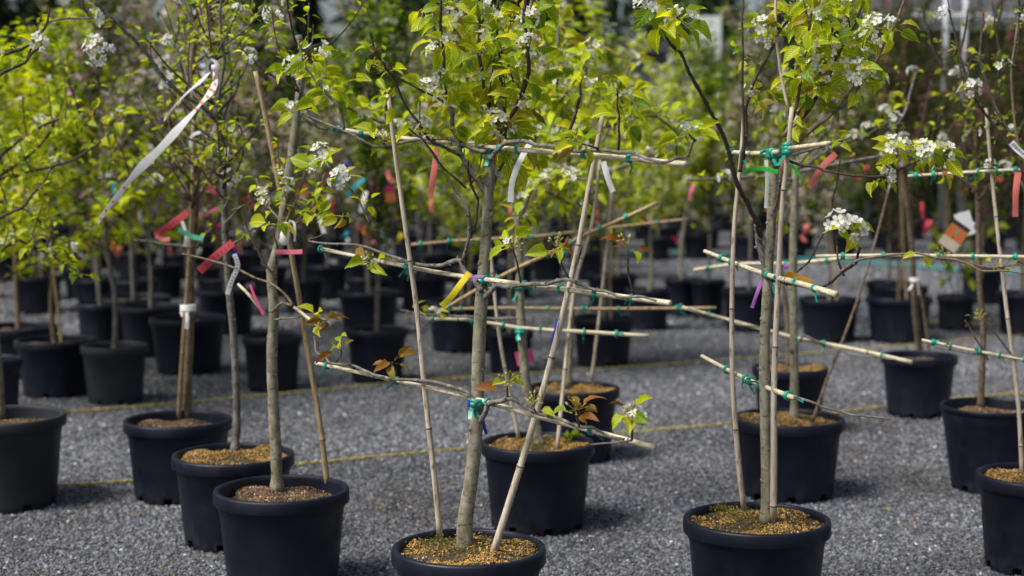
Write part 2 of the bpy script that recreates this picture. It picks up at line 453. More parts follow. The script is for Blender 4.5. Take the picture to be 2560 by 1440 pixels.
# ------------------------------------------------------------------ leaves and blossom
def leaf_mesh(name, mat, w=0.52, curl=0.35, fold=0.28, rows=7, twist=0.0, petiole=0.3):
    mb = MB()
    vs, fs = [], []
    prof = [0.0, 0.7, 0.97, 1.0, 0.9, 0.7, 0.36, 0.0] if rows == 7 else [0.0, 0.8, 1.0, 0.6, 0.0]
    n = len(prof)
    for i, p in enumerate(prof):
        t = i / (n - 1)
        ang = curl * t * 1.6
        y = petiole + math.sin(min(ang, 2.6)) / max(curl * 1.6, .01) if curl > 0.02 else petiole + t
        z = -(1 - math.cos(ang)) / max(curl * 1.6, .01) if curl > 0.02 else 0
        hw = 0.5 * w * p
        tw = twist * t
        e = fold * hw * 2
        ed = 0.03 * math.sin(i * 2.4) if 0 < i < n - 1 else 0
        vs.append((-hw * math.cos(tw), y, z + e * 0.5 - hw * math.sin(tw) + ed))
        vs.append((0, y, z))
        vs.append((hw * math.cos(tw), y, z + e * 0.5 + hw * math.sin(tw) - ed))
    for i in range(n - 1):
        a = 3 * i
        fs += [(a, a + 1, a + 4, a + 3), (a + 1, a + 2, a + 5, a + 4)]
    mb.add(vs, fs)
    if petiole > 0:
        q = 0.016
        mb.add([(-q, 0, -.02), (q, 0, -.02), (q, petiole + .02, 0), (-q, petiole + .02, 0), (0, 0, .02), (0, petiole, 0.012)],
               [(0, 1, 2, 3), (0, 3, 5, 4), (4, 5, 2, 1)])
    return mb.mesh(name, mat)
LEAF = [leaf_mesh('leaf', M['leaf_near'], 0.56, 0.45, 0.5), leaf_mesh('leaf', M['leaf_near'], 0.54, 0.9, 0.35), leaf_mesh('leaf', M['leaf_near'], 0.6, 0.6, 0.6, twist=0.6),
        leaf_mesh('leaf', M['leaf_near'], 0.5, 1.1, 0.4, twist=-0.5), leaf_mesh('leaf', M['leaf_near'], 0.56, 0.3, 1.0), leaf_mesh('leaf', M['leaf_near'], 0.5, 0.75, 0.7, twist=.9), leaf_mesh('leaf', M['leaf_near'], 0.44, 0.2, 1.3)]
LEAF_R = [leaf_mesh('leaf', M['leaf_red'], 0.42, 0.5, 0.35), leaf_mesh('leaf', M['leaf_red'], 0.5, 0.9, 0.5, twist=0.6), leaf_mesh('leaf', M['leaf_red'], 0.34, 0.3, 0.7)]

def basis(d, roll=0.0, up=Vector((0, 0, 1))):
    d = d.normalized()
    x = d.cross(up)
    if x.length < 1e-3: x = Vector((1, 0, 0))
    x.normalize()
    z = x.cross(d).normalized()
    m = Matrix((x, d, z)).transposed()
    return m @ Matrix.Rotation(roll, 3, 'Y')

def flower(mb, c, nrm, r, mi_p=0, mi_c=1, det=True):
    B = basis(nrm.orthogonal(), 0, nrm)
    u = nrm.orthogonal().normalized(); w = nrm.cross(u).normalized()
    ph = rnd.uniform(0, 6.28)
    cup = rnd.uniform(0.15, 0.6)
    for k in range(5):
        a = ph + k * 2 * math.pi / 5
        d = u * math.cos(a) + w * math.sin(a)
        s = -u * math.sin(a) + w * math.cos(a)
        c0 = c + d * (r * 0.15)
        m1 = c + d * (r * 0.55) + nrm * (r * 0.2 * cup)
        m2 = c + d * (r * 0.85) + nrm * (r * 0.5 * cup)
        tp = c + d * r + nrm * (r * 0.62 * cup)
        h = r * 0.34
        mb.add([c0 - s * h * .3, c0 + s * h * .3, m1 + s * h + nrm * h * .25, m1 - s * h + nrm * h * .25, m2 + s * h * .9 + nrm * h * .2, m2 - s * h * .9 + nrm * h * .2, tp, m1],
               [(0, 1, 7), (1, 2, 7), (7, 2, 4, 6), (7, 6, 5, 3), (3, 0, 7)], mi_p)
    if det:
        for k in range(9):
            a = k * 2.4
            d = u * math.cos(a) + w * math.sin(a)
            q = c + d * r * rnd.uniform(0.05, 0.28) + nrm * r * rnd.uniform(0.3, 0.5)
            e = r * 0.055
            mb.add([q + u * e, q + w * e, q - u * e, q - w * e, q + nrm * e * 1.5, q - nrm * e * 3], [(0, 1, 4), (1, 2, 4), (2, 3, 4), (3, 0, 4), (1, 0, 5), (2, 1, 5), (3, 2, 5), (0, 3, 5)], mi_c)

def cluster_mesh(n, r, spread, det=True, petal='petal'):
    mb = MB()
    for i in range(n):
        a = i * 2.4 + rnd.uniform(-.3, .3)
        el = math.acos(1 - 1.15 * (i + 0.5) / n)
        d = Vector((math.cos(a) * math.sin(el), math.sin(a) * math.sin(el), math.cos(el)))
        L = spread * rnd.uniform(0.75, 1.1)
        c = d * L
        tube(mb, [Vector((0, 0, 0)), c * 0.5 + Vector((0, 0, .002)), c], [.0009, .0008, .0011], 3, 1, cap=False)
        if rnd.random() < 0.82:
            flower(mb, c, (d + Vector((rnd.uniform(-.4, .4), rnd.uniform(-.4, .4), rnd.uniform(-.2, .4)))).normalized(), r * rnd.uniform(.85, 1.1), 0, 1, det)
        else:
            mb.add([c + Vector((q * r * .3, 0, 0)) for q in (1, -1)] + [c + Vector((0, q * r * .3, 0)) for q in (1, -1)] + [c + Vector((0, 0, r * .35)), c - Vector((0, 0, r * .3))],
                   [(0, 2, 4), (2, 1, 4), (1, 3, 4), (3, 0, 4), (2, 0, 5), (1, 2, 5), (3, 1, 5), (0, 3, 5)], 0)
    return mb.mesh('blossom_cluster', [M[petal], M['stamen']])
CLUST = [cluster_mesh(7, .0165, .030), cluster_mesh(9, .0165, .036), cluster_mesh(5, .017, .028), cluster_mesh(3, .018, .024)]
def budcluster():
    mb = MB()
    for i in range(11):
        d = Vector((rnd.gauss(0, 1), rnd.gauss(0, 1), rnd.uniform(0.2, 1.6))).normalized()
        c = d * rnd.uniform(.02, .04)
        tube(mb, [Vector((0, 0, 0)), c], [.0009, .0011], 3, 1, cap=False)
        r = .005
        mb.add([c + Vector((r, 0, 0)), c - Vector((r, 0, 0)), c + Vector((0, r, 0)), c - Vector((0, r, 0)), c + d * r * 1.6, c - d * r],
               [(0, 2, 4), (2, 1, 4), (1, 3, 4), (3, 0, 4), (2, 0, 5), (1, 2, 5), (3, 1, 5), (0, 3, 5)], 1)
    return mb.mesh('flower_bud_cluster', [M['petal'], M['stamen']])
BUDS = budcluster()

# ------------------------------------------------------------------ pots
def pot_meshes(D, h, style='rolled', detail=True, lev=.05):
    Rr = D / 2
    sides = 72 if detail else 40
    tb = 0.80 if style != 'taper' else 0.74
    rt = Rr * (0.925 if style != 'taper' else 0.97)
    mb = MB()
    rh = 0.042 if style != 'taper' else 0.018
    zb = h - rh
    rb = Rr * tb
    def rr(z): return rb + (rt - rb) * z / zb
    prof = [(0.0, 0.006), (rb * 0.9, 0.006), (rb * .985, 0.0), (rb, 0.004), (rr(.028), .028), (rr(.03) , .032), (rr(h * .5), h * .5), (rr(h * .8), h * .8), (rr(h * .8) + .0025, h * .81), (rt + .0015, zb), (rt + .0015, h - .004)]
    holes = [int(sides * q) for q in (0.02, 0.145, 0.27, 0.395, 0.52, 0.645, 0.77, 0.895)]
    hs = set(holes) | {q + 1 for q in holes if detail}
    lathe(mb, prof, sides, 0, skip=lambda i, k: i in (3, 4) and k in hs)
    lathe(mb, [(rt - .003, h - .006), (rr(h * .7) - .004, h * .7), (rr(h * .4) - .004, h * .4)], sides, 0)
    body = mb.mesh('pot', M['pot'])
    mb = MB()
    if style != 'taper':
        # thick rolled lip with a drooping skirt
        pr = [(rt - .004, h - .012), (rt - .003, h - .001), (rt + .001, h + .003), (Rr - .008, h + .003), (Rr - .003, h + .001), (Rr - .001, h - .004), (Rr, h - rh + .004), (Rr - .002, h - rh), (Rr - .006, h - rh + .001), (rt + .001, h - rh + .008)]
    else:
        pr = [(rt - .004, h - .01), (rt - .003, h + .001), (rt, h + .003), (Rr - .002, h + .003), (Rr, h), (Rr, h - rh), (Rr - .003, h - rh - .001), (rt, h - rh + .002)]
    lathe(mb, pr, sides, 0)
    rim = mb.mesh('rim', M['pot'])
    # soil
    mb = MB()
    sz = h - lev
    rs = rr(sz) - .004
    rings = 10
    for i in range(rings + 1):
        r = rs * i / rings
        for k in range(32):
            a = 2 * math.pi * k / 32
            x, y = r * math.cos(a), r * math.sin(a)
            z = sz + .030 * noise.noise(Vector((x * 9, y * 9, D * 7))) + .012 * (1 - i / rings)
            if i == rings: z = sz - .004
            mb.v.append((x, y, z))
    for i in range(rings):
        for k in range(32):
            k2 = (k + 1) % 32
            mb.f.append((i * 32 + k, (i + 1) * 32 + k, (i + 1) * 32 + k2, i * 32 + k2)); mb.m.append(0)
    soil = mb.mesh('soil', M['soil'])
    return body, rim, soil, rs, sz

def grit_mesh(rs, sz, n, mat, D, s0=.003, s1=.006):
    mb = MB()
    for i in range(n):
        r = rs * math.sqrt(rnd.random()) * .985; a = rnd.uniform(0, 6.283)
        x, y = r * math.cos(a), r * math.sin(a)
        if noise.noise(Vector((x * 9 + 3, y * 9, 1.7))) < -0.08 and rnd.random() < .85: continue
        if rnd.random() < .25 * math.exp(-(r / .07) ** 2) + .5 * math.exp(-(r / .05) ** 2): continue
        z = sz + .030 * noise.noise(Vector((x * 9, y * 9, D * 7))) + .012 * (1 - r / rs) + .002
        s = rnd.uniform(s0, s1)
        q = [Vector((rnd.gauss(0, 1), rnd.gauss(0, 1), rnd.gauss(0, 1))).normalized() for _ in range(2)]
        u = q[0]; w = u.cross(q[1]).normalized(); v = u.cross(w)
        c = Vector((x, y, z))
        mb.add([c + u * s, c - u * s, c + w * s * .8, c - w * s * .8, c + v * s * .7, c - v * s * .7],
               [(0, 2, 4), (2, 1, 4), (1, 3, 4), (3, 0, 4), (2, 0, 5), (1, 2, 5), (3, 1, 5), (0, 3, 5)])
    return mb.mesh('grit', mat, smooth=False)

_potcache = {}
def put_pot(root, D, h, style='rolled', detail=True, grit='grit', rot=0.0, grey=False, lev=.05):
    key = (round(D, 3), round(h, 3), style, detail, grit, grey, lev)
    if key not in _potcache:
        body, rim, soil, rs, sz = pot_meshes(D, h, style, detail, lev)
        if grey:
            for m_ in (body, rim): m_.materials[0] = M['pot_grey']
        gr = grit_mesh(rs, sz, 6500 if detail else 400, M[grit], D, .002 if detail else .007, .0052 if detail else .012)
        _potcache[key] = (body, rim, soil, gr, rs, sz)
    body, rim, soil, gr, rs, sz = _potcache[key]
    p = part('pot', body, root); p.rotation_euler.z = rot
    part('rim', rim, p)
    s = part('soil', soil, root); s.rotation_euler.z = rot
    part('grit', gr, s, kind='stuff')
    return sz

# ------------------------------------------------------------------ woody parts
def cane(parent, pts, r0, r1, mat='bamboo', hollow=False, name='bamboo_cane', seg=0.40):
    """bamboo cane with nodes; pts world Vectors"""
    P = catmull(pts, 6)
    L = [0]
    for a, b in zip(P, P[1:]): L.append(L[-1] + (b - a).length)
    tot = L[-1]
    def pos(s):
        s = max(0, min(tot, s))
        for i in range(len(L) - 1):
            if s <= L[i + 1] + 1e-9:
                return P[i].lerp(P[i + 1], (s - L[i]) / max(1e-9, L[i + 1] - L[i]))
        return P[-1].copy()
    st = []
    s = rnd.uniform(.05, seg)
    marks = []
    while s < tot - .03:
        marks.append(s); s += seg * rnd.uniform(.8, 1.25)
    k = int(tot / .05) + 1
    ss = [(tot * i / k, 1.0, 0) for i in range(k + 1)]
    for m_ in marks:
        ss = [q for q in ss if abs(q[0] - m_) > .012]
        ss += [(m_ - .009, 1.0, 0), (m_ - .003, 1.16, 1), (m_ + .002, 1.13, 0), (m_ + .006, .97, 0)]
    ss.sort()
    pts2 = [pos(q[0]) for q in ss]
    rad = [(r0 + (r1 - r0) * q[0] / tot) * q[1] for q in ss]
    mb = MB()
    tube(mb, pts2, rad, 9, 0, cap=not hollow, rmi=[q[2] for q in ss])
    if hollow:
        d = (pts2[-1] - pts2[-2]).normalized()
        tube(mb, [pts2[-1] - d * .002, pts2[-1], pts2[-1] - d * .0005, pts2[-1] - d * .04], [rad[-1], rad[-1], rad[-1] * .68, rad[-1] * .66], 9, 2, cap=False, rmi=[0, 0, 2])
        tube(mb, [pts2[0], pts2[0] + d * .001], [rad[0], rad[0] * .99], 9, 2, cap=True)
    return mb.build(name, [M[mat], M['node'], M['black']], parent)

def limb(parent, pts, r0, r1, mat='twig', name='branch', knots=True, sides=8, wob=0.0):
    if wob:
        dn_ = []
        for a_, b_ in zip(pts, pts[1:]):
            dn_ += [a_, a_.lerp(b_, rnd.uniform(.4, .6)) + (rdir(-1.5, 1.5) * rnd.uniform(0, min(.007, (b_ - a_).length * .06)))]
        pts = dn_ + [pts[-1]]
        pts = [p + Vector((rnd.uniform(-wob, wob), rnd.uniform(-wob, wob), rnd.uniform(-wob, wob))) if 0 < i < len(pts) - 1 and i % 2 == 0 else p for i, p in enumerate(pts)]
    P = catmull(pts, 4)
    n = len(P)
    rad = []
    for i in range(n):
        t = i / (n - 1)
        r = r0 + (r1 - r0) * t
        if knots:
            r *= 1 + .10 * noise.noise(P[i] * 24) + (.22 if rnd.random() < .10 else 0)
        rad.append(r)
    mb = MB()
    tube(mb, P, rad, sides, 0, jit=.03 if knots else 0)
    # small bud knobs
    if knots:
        for i in range(2, n - 1, 3):
            d = Vector((rnd.gauss(0, 1), rnd.gauss(0, 1), rnd.gauss(0, 1))).normalized()
            p = P[i] + d * rad[i] * .8
            q = rad[i] * .45 + .001
            tube(mb, [p - d * q, p + d * q * .6, p + d * q * 2], [q, q * .9, q * .2], 5, 0)
    o = mb.build(name, M[mat], parent)
    return o, P, rad

def tie(parent, p, axis, r, n=1, mat='tape', tail=True, w=.0065):
    """tape wrapped about a cane or stem at p, with short loose tails"""
    mb = MB()
    ax = axis.normalized()
    for k in range(n + 1):
        c = p + ax * (k - n / 2) * w * .8
        tube(mb, [c - ax * w * .6, c - ax * w * .5, c + ax * w * .5, c + ax * w * .6], [r * .9, r * 1.2 + .001, r * 1.25 + .001, r * .9], 9, 0, cap=False)
    if tail:
        for q in range(rnd.choice((1, 2, 2))):
            u = Vector((rnd.uniform(-1, 1), -rnd.uniform(.2, 1), rnd.uniform(-1.2, .8))).normalized()
            s = u.cross(ax).normalized() if u.cross(ax).length > .1 else Vector((1, 0, 0))
            L = rnd.uniform(.014, .04); ww = w * .55
            a0 = p + u * r
            a1 = a0 + u * L * .5 + Vector((0, 0, -.003)); a2 = a0 + u * L + Vector((rnd.uniform(-.01, .01), 0, -.012))
            mb.add([a0 - s * ww * .6, a0 + s * ww * .6, a1 - s * ww, a1 + s * ww, a2 - s * ww, a2 + s * ww * .6], [(0, 1, 3, 2), (2, 3, 5, 4)])
            nn = u.cross(s) * .0006
            mb.add([a0 - s * ww * .6 + nn, a0 + s * ww * .6 + nn, a1 - s * ww + nn, a1 + s * ww + nn, a2 - s * ww + nn, a2 + s * ww * .6 + nn], [(2, 3, 1, 0), (4, 5, 3, 2)])
    return mb.build('tie', M[mat], parent)

def put_leaf(root, p, d, size, red=False):
    me = rnd.choice(LEAF_R if red else LEAF)
    o = bpy.data.objects.new('leaf', me)
    m = basis(d, rnd.uniform(-1.3, 1.3)).to_4x4()
    m = Matrix.Translation(p - root.location) @ m @ Matrix.Diagonal((size * rnd.uniform(.8, 1.1), size, size, 1))
    o.matrix_basis = m
    link(o); o.parent = root
    return o
def put_bloom(root, p, d, size=1.0, me=None):
    me = me or rnd.choice(CLUST)
    o = bpy.data.objects.new('blossom_cluster' if me is not BUDS else 'bud_cluster', me)
    q = Vector((0, 0, 1)).rotation_difference(d.normalized())
    o.matrix_basis = Matrix.Translation(p - root.location) @ q.to_matrix().to_4x4() @ Matrix.Rotation(rnd.uniform(0, 6.28), 4, 'Z') @ Matrix.Scale(size, 4)
    link(o); o.parent = root
    return o
def rdir(el0=-.5, el1=1.0):
    a = rnd.uniform(0, 6.283); e = rnd.uniform(el0, el1)
    return Vector((math.cos(a) * math.cos(e), math.sin(a) * math.cos(e), math.sin(e)))
def spur(root, p, nleaf=6, size=.065, bloom=0.5, red=0.0, up=None, budp=0.0, spread=.012):
    for i in range(nleaf):
        d = rdir(-1.1, .8)
        put_leaf(root, p + d * spread, d, size * rnd.uniform(.6, 1.15), rnd.random() < red)
    q = rnd.random()
    u = up or (Vector((0, 0, 1)) + rdir() * .5)
    if q < bloom: put_bloom(root, p + u.normalized() * .012, u, rnd.uniform(.75, 1.05))
    elif q < bloom + budp: put_bloom(root, p + u.normalized() * .008, u, rnd.uniform(.7, 1.0), BUDS)

TREES = []
class DTree:
    """a potted tree whose stems are read off the photograph, at true depth"""
    def __init__(s, name, label, cx, yc, W, h, yaw=0.0, style='rolled', group=None, grit='grit', grey=False, cat='potted tree', lev=None):
        lev = lev or (.018 if grit == 'grit' else .045)
        c = ONZ(cx, yc, h)
        D = W * c.y / FPX
        s.root = empty(name, (c.x, c.y, 0), label, cat, group)
        s.d, s.h, s.D = c.y, h, D
        s.sz = put_pot(s.root, round(D, 2), h, style, True, grit, rnd.uniform(0, 6.28), grey, lev)
        s.ex = []; TREES.append(s)
        s.c = c
        s.ty = math.tan(R(yaw))
        s.nl = 0; s.nb = 0; s.ns = 0
    def soil(s, px, py):
        return ONZ(px, py, s.sz + .005)
    def E(s, px, py, off=0.0):
        """point on the espalier plane (vertical, turned by yaw, right end nearer)"""
        k = (px - 1280.0) / FPX / (ray(px, py).y)
        # y = d - (x - cx) * t ; x = k*y
        y = (s.c.y + s.c.x * s.ty) / (1 + k * s.ty)
        return AT(px, py, y + off)
    def path(s, pts, off=0.0, plane=True, d0=None, d1=None, soil=False):
        out = []
        n = len(pts)
        for i, p in enumerate(pts):
            t = i / max(1, n - 1)
            o_ = off if not isinstance(off, tuple) else off[0] + (off[1] - off[0]) * t
            if soil and i == 0: out.append(s.soil(*p)); continue
            if plane: out.append(s.E(p[0], p[1], o_))
            else:
                base = s.c.y
                if soil:
                    b0 = s.soil(*pts[0]).y
                    base = b0 + (s.c.y - b0) * t
                out.append(AT(p[0], p[1], base + o_))
        return out
    def px(s, w): return w * s.d / FPX / 2 * .72      # radius in metres from a width in pixels

def ties_on(T, path, fracs, r):
    P = catmull(path, 6)
    for f in fracs:
        i = min(len(P) - 2, int(f * (len(P) - 1)))
        tie(T.root, P[i], P[i + 1] - P[i], r, rnd.choice((0, 1)))

def dress(T, P, t0, t1, step, nleaf, size, bloom, red=0.0, budp=0.0, jit=.03, maxleaf=290):
    """spurs with leaves and blossom along a stem"""
    L = 0; nxt = 0
    n = len(P)
    for i in range(1, n):
        L += (P[i] - P[i - 1]).length
        t = i / (n - 1)
        if t < t0 or t > t1: continue
        if L >= nxt:
            nxt = L + step * rnd.uniform(.7, 1.3)
            d = rdir(-.2, .9)
            p = P[i] + d * rnd.uniform(0, jit)
            k = rnd.randint(max(1, nleaf - 2), nleaf + 1)
            if T.nl + k > maxleaf:
                for _ in range(k):
                    v = rdir(-.7, .9); T.ex.append((p + v * .012, v, size * rnd.uniform(.6, 1.15)))
                if rnd.random() < bloom and T.nb < 290: T.nb += 1; put_bloom(T.root, p, d + Vector((0, 0, .5)), rnd.uniform(.75, 1.05))
                continue
            T.nl += k; T.nb += 1
            if bloom > .15 and rnd.random() < .4 and T.ns < 90:
                T.ns += 1
                a_ = rnd.uniform(0, 6.28); q = Vector((math.cos(a_) * .35, math.sin(a_) * .35, 1)) * rnd.uniform(.08, .2)
                limb(T.root, [P[i], P[i] + q * .5 + Vector((rnd.uniform(-.01, .01), 0, -.006)), P[i] + q], T.px(6), T.px(3.5), 'twig', 'shoot', sides=5)
                for e in (.6, 1.0):
                    for _ in range(2 if e < 1 else 3):
                        v = rdir(-.6, 1.2); T.ex.append((P[i] + q * e, v, size * rnd.uniform(.4, .8)))
            spur(T.root, p, k, size, bloom, red, d + Vector((0, 0, .5)), budp)

# =================================================================== front centre tree
T = C = DTree('potted_pear_tree', 'front centre pear tree trained on three sloping bamboo canes, yellow strip hanging at its trunk', 1172, 1368, 393, .33, 42, group='espaliered pear trees on bamboo canes', grit='grit')
tr = T.path([(1163, 1372), (1163, 1300), (1180, 1180), (1192, 1050), (1196, 900), (1203, 760), (1212, 640), (1219, 520), (1224, 440), (1225, 378)], plane=False, soil=True)
P = catmull(tr, 6); n = len(P)
mb = MB()
wpx = [66, 55, 50, 48, 47, 46, 40, 36, 38, 46]
rad = []
for i in range(n):
    f = i / (n - 1) * 9; a = int(min(8, f)); rad.append(T.px(wpx[a] + (wpx[a + 1] - wpx[a]) * (f - a)) * (1 + .05 * noise.noise(P[i] * 30)))
tube(mb, P, rad, 20, 0, jit=.012)
for i, side in ((10, 1), (17, -1), (23, 1), (30, 1), (35, -1), (41, 1), (47, -1)):
    d = Vector((side, -.5, .2)).normalized(); p = P[i] + d * rad[i] * .8
    tube(mb, [p - d * .006, p + d * .004, p + d * .006], [.010, .008, .004], 8, 0)
mb.build('trunk', M['bark'], T.root)

cane(T.root, T.path([(1100, 1345), (1090, 1230), (1062, 980), (1045, 800), (1022, 630), (990, 400), (970, 235)], off=(0, .12), plane=False, soil=True), T.px(23), T.px(15), 'bamboo')
cane(T.root, T.path([(1232, 1386), (1330, 1070), (1388, 860), (1440, 640), (1472, 470), (1508, 280)], off=(0, -.02), plane=False, soil=True), T.px(27), T.px(16), 'bamboo')
hc = [[(850, 323), (980, 342), (1250, 370), (1500, 390), (1715, 411)], [(802, 622), (960, 655), (1150, 690), (1400, 722), (1676, 758)], [(790, 908), (960, 945), (1160, 990), (1340, 1040), (1638, 1119)]]
for h_ in hc:
    cane(T.root, T.path(h_, off=.028), T.px(15), T.px(19), 'bamboo_h', hollow=True)
ties_on(T, T.path(hc[0], off=.028), (.02, .15, .43, .52, .58, .72, .84), T.px(22))
ties_on(T, T.path(hc[1], off=.028), (.03, .23, .34, .70, .78, .86, .94), T.px(22))
ties_on(T, T.path(hc[2], off=.028), (.05, .30, .60, .9), T.px(24))
for p_, r_ in (((1190, 1006), 52), ((1206, 698), 50), ((1228, 372), 50)):
    tie(T.root, AT(p_[0], p_[1], T.d), Vector((.06, 0, 1)), T.px(r_) * .88, 1, w=.012)

def br(T, pts, w0, w1, mat='twig', off=0.0, plane=False, dress_=None, wob=.006):
    if plane: w0 *= .8; w1 *= .85
    o, P, rd = limb(T.root, T.path(pts, off=off, plane=plane), T.px(w0), T.px(w1), mat, wob=wob)
    if dress_: dress(T, P, *dress_)
    return P
LG = 'bark_grey'
# lower tier
br(T, [(1192, 1010), (1168, 978), (1110, 962), (1040, 950), (950, 938), (880, 918), (830, 905), (795, 880), (785, 840)], 20, 8, LG, plane=True)
br(T, [(1200, 1055), (1222, 1015), (1278, 997), (1340, 1030), (1400, 1048), (1480, 1072), (1560, 1098)], 24, 10, LG, plane=True)
br(T, [(1580, 1100), (1540, 1108), (1476, 1112)], 9, 6, LG, plane=True)
# middle tier
br(T, [(1205, 728), (1182, 700), (1145, 655), (1100, 665), (1030, 655), (960, 632), (870, 612), (772, 603)], 26, 9, LG, plane=True)
br(T, [(1155, 655), (1172, 605), (1174, 560), (1168, 510), (1140, 490), (1110, 420), (1040, 330)], 17, 7, LG, plane=True, off=(0, -.06))
br(T, [(1212, 745), (1240, 716), (1300, 708), (1370, 708), (1420, 698), (1480, 722), (1560, 738), (1640, 752)], 24, 9, LG, plane=True)
br(T, [(1175, 595), (1190, 560), (1196, 500)], 14, 8, 'twig', plane=True)
# upper tier
br(T, [(1225, 400), (1250, 362), (1290, 350), (1340, 358), (1420, 378), (1500, 372), (1580, 385), (1660, 410), (1720, 385), (1735, 350)], 20, 9, LG, plane=True)
br(T, [(1215, 380), (1130, 352), (1040, 345), (950, 372), (900, 345), (840, 318), (770, 290)], 18, 9, LG, plane=True)
up = (.12, 1.0, .065, 6, .076, .8, .06, .1)
stems = [
 ([(1222, 500), (1172, 420), (1150, 380), (1137, 320), (1125, 265), (1098, 215), (1095, 120), (1086, 60), (1085, -60)], 20, 9, 'bark_grey', (0, .05), (.35, 1, .10, 5, .062, .6, .05, .1)),
 ([(1127, 280), (1115, 210), (1103, 100), (1108, 20), (1100, -60)], 12, 8, 'twig', (.04, -.1), up),
 ([(1236, 372), (1270, 305), (1303, 240), (1326, 170), (1312, 90), (1312, 0), (1316, -60)], 18, 10, 'twig', (0, -.1), up),
 ([(1262, 345), (1235, 290), (1212, 235), (1200, 150), (1196, 60), (1190, -60)], 17, 10, 'twig', (0, .12), up),
 ([(1262, 345), (1258, 250), (1248, 160), (1246, 60), (1254, -60)], 15, 9, 'twig', (0, .2), up),
 ([(1240, 366), (1300, 280), (1318, 150), (1330, 60), (1326, -60)], 14, 8, 'bark_brown', (.02, .1), up),
 ([(1222, 480), (1262, 400), (1300, 320)], 14, 7, LG, (0, .1), up),
 ([(1150, 390), (1080, 350), (1020, 270), (980, 200), (940, 130), (925, 80)], 10, 6, 'twig', (0, -.12), (.3, 1, .10, 4, .055, .3, .05, .3)),
 ([(1120, 265), (1060, 225), (1010, 200), (970, 180)], 8, 5, 'twig', (0, -.1), (.4, 1, .08, 4, .055, .2, 0, .2)),
 ([(1165, 470), (1110, 420), (1060, 350), (1020, 320)], 8, 5, 'twig', (0, -.08), (.3, 1, .09, 4, .06, .5, .1, .1)),
 ([(1415, 345), (1440, 290), (1450, 235), (1455, 190)], 12, 7, 'twig', (-.15, -.2), (.7, 1, .07, 6, .06, .9, 0, 0)),
 ([(1545, 380), (1550, 320), (1545, 260), (1542, 220)], 8, 5, 'twig', (-.2, -.25), (.5, 1, .06, 4, .06, .1, 0, 0)),
 ([(860, 325), (850, 270), (800, 215), (760, 160), (745, 100)], 12, 7, 'bark_grey', (.2, .2), (.4, 1, .10, 5, .07, .3, .0, .1)),
 ([(1196, 500), (1170, 440), (1170, 400)], 9, 6, 'twig', (0, -.03), (.3, 1, .09, 4, .06, .5, .1, .1)),
]
for pts, w0, w1, mt, off, dr in stems:
    br(T, pts, w0, w1, mt, off=off, dress_=dr)
# spurs standing on the tiers: (pixel on the cane, pixel of the tip, leaves, red share, blossom?)
def spurpx(T, base, tip, nl, red, kind, size=.066, off=0.0, w=8):
    a = T.E(base[0], base[1], off); b = AT(tip[0], tip[1], a.y - .02)
    mid = a.lerp(b, .5) + Vector((rnd.uniform(-.008, .008), 0, 0))
    if (b - a).length > .02:
        limb(T.root, [a, mid, b], T.px(w), T.px(w * .7), 'twig', 'spur', sides=6)
    T.nl += nl
    for i in range(nl):
        d = rdir(-.5, .9)
        put_leaf(T.root, b + d * .01, d, size * rnd.uniform(.6, 1.1), rnd.random() < red)
    u = (b - a + Vector((0, 0, .03))).normalized()
    if kind == 'b': put_bloom(T.root, b + u * .01, u, .9)
    if kind == 'u': put_bloom(T.root, b + u * .01, u, 1.0, BUDS)
    if kind == 'bu': put_bloom(T.root, b + u * .01, u, .7, CLUST[3]); put_bloom(T.root, b - u * .01, (u + rdir() * .8), 1.0, BUDS)
for a in [((1302, 708), (1280, 615), 6, .45, 'bu'), ((1425, 700), (1392, 625), 6, .6, 'u'), ((1585, 738), (1570, 625), 3, .9, 'u'), ((1268, 1000), (1268, 965), 4, .3, 'u'),
          ((930, 628), (925, 655), 8, .3, 'bu'), ((990, 940), (980, 905), 7, .85, ''), ((1450, 1070), (1440, 1035), 8, .6, 'u'), ((1580, 1100), (1580, 1030), 7, .55, 'bu'),
          ((840, 905), (852, 872), 5, .5, ''), ((1340, 1035), (1335, 1020), 1, .2, 'u'), ((1600, 1040), (1590, 1055), 0, 0, 'b'), ((770, 600), (812, 585), 0, 0, ''), ((1740, 352), (1722, 335), 5, 0, 'b'),
          ((1495, 372), (1455, 360), 9, 0.05, 'u'), ((960, 360), (950, 345), 7, 0, 'bu'), ((1085, 360), (1080, 345), 4, .9, ''), ((780, 270), (745, 275), 4, 0, 'b'), ((735, 165), (735, 170), 3, 0, 'b')]:
    spurpx(T, *a)
br(T, [(925, 560), (895, 500), (850, 440), (800, 380)], 7, 5, 'twig', off=(-.05, .1), dress_=(.2, 1, .09, 5, .06, .5, .1, .2))

# =================================================================== front right tree
T = RT = DTree('potted_pear_tree', 'front right pear tree with dense white blossom and short canes tied with green tape bows', 1892, 1296, 371, .33, 72, group='espaliered pear trees on bamboo canes')
def trunk(T, pts, w0, w1, mat='bark', plane=False, sides=16, name='trunk', flare=1.35):
    P = catmull(T.path(pts, plane=plane, soil=True), 6)
    n = len(P)
    rd = [T.px(w0 + (w1 - w0) * i / (n - 1)) * (1 + .12 * noise.noise(P[i] * 28)) * (flare if i == 0 else (1 + (flare - 1) * .45 if i == 1 else 1)) for i in range(n)]
    mb = MB()
    tube(mb, P, rd, sides, 0, jit=.015)
    for i in range(5, n - 1, 5):
        sg = rnd.choice((-1, 1))
        d = Vector((sg, rnd.uniform(-1, .2), .3)).normalized(); p = P[i] + d * rd[i] * .8
        tube(mb, [p - d * .006, p + d * .003, p + d * .006], [rd[i] * .55, rd[i] * .45, rd[i] * .2], 7, 0)
    mb.build(name, M[mat], T.root)
    return P
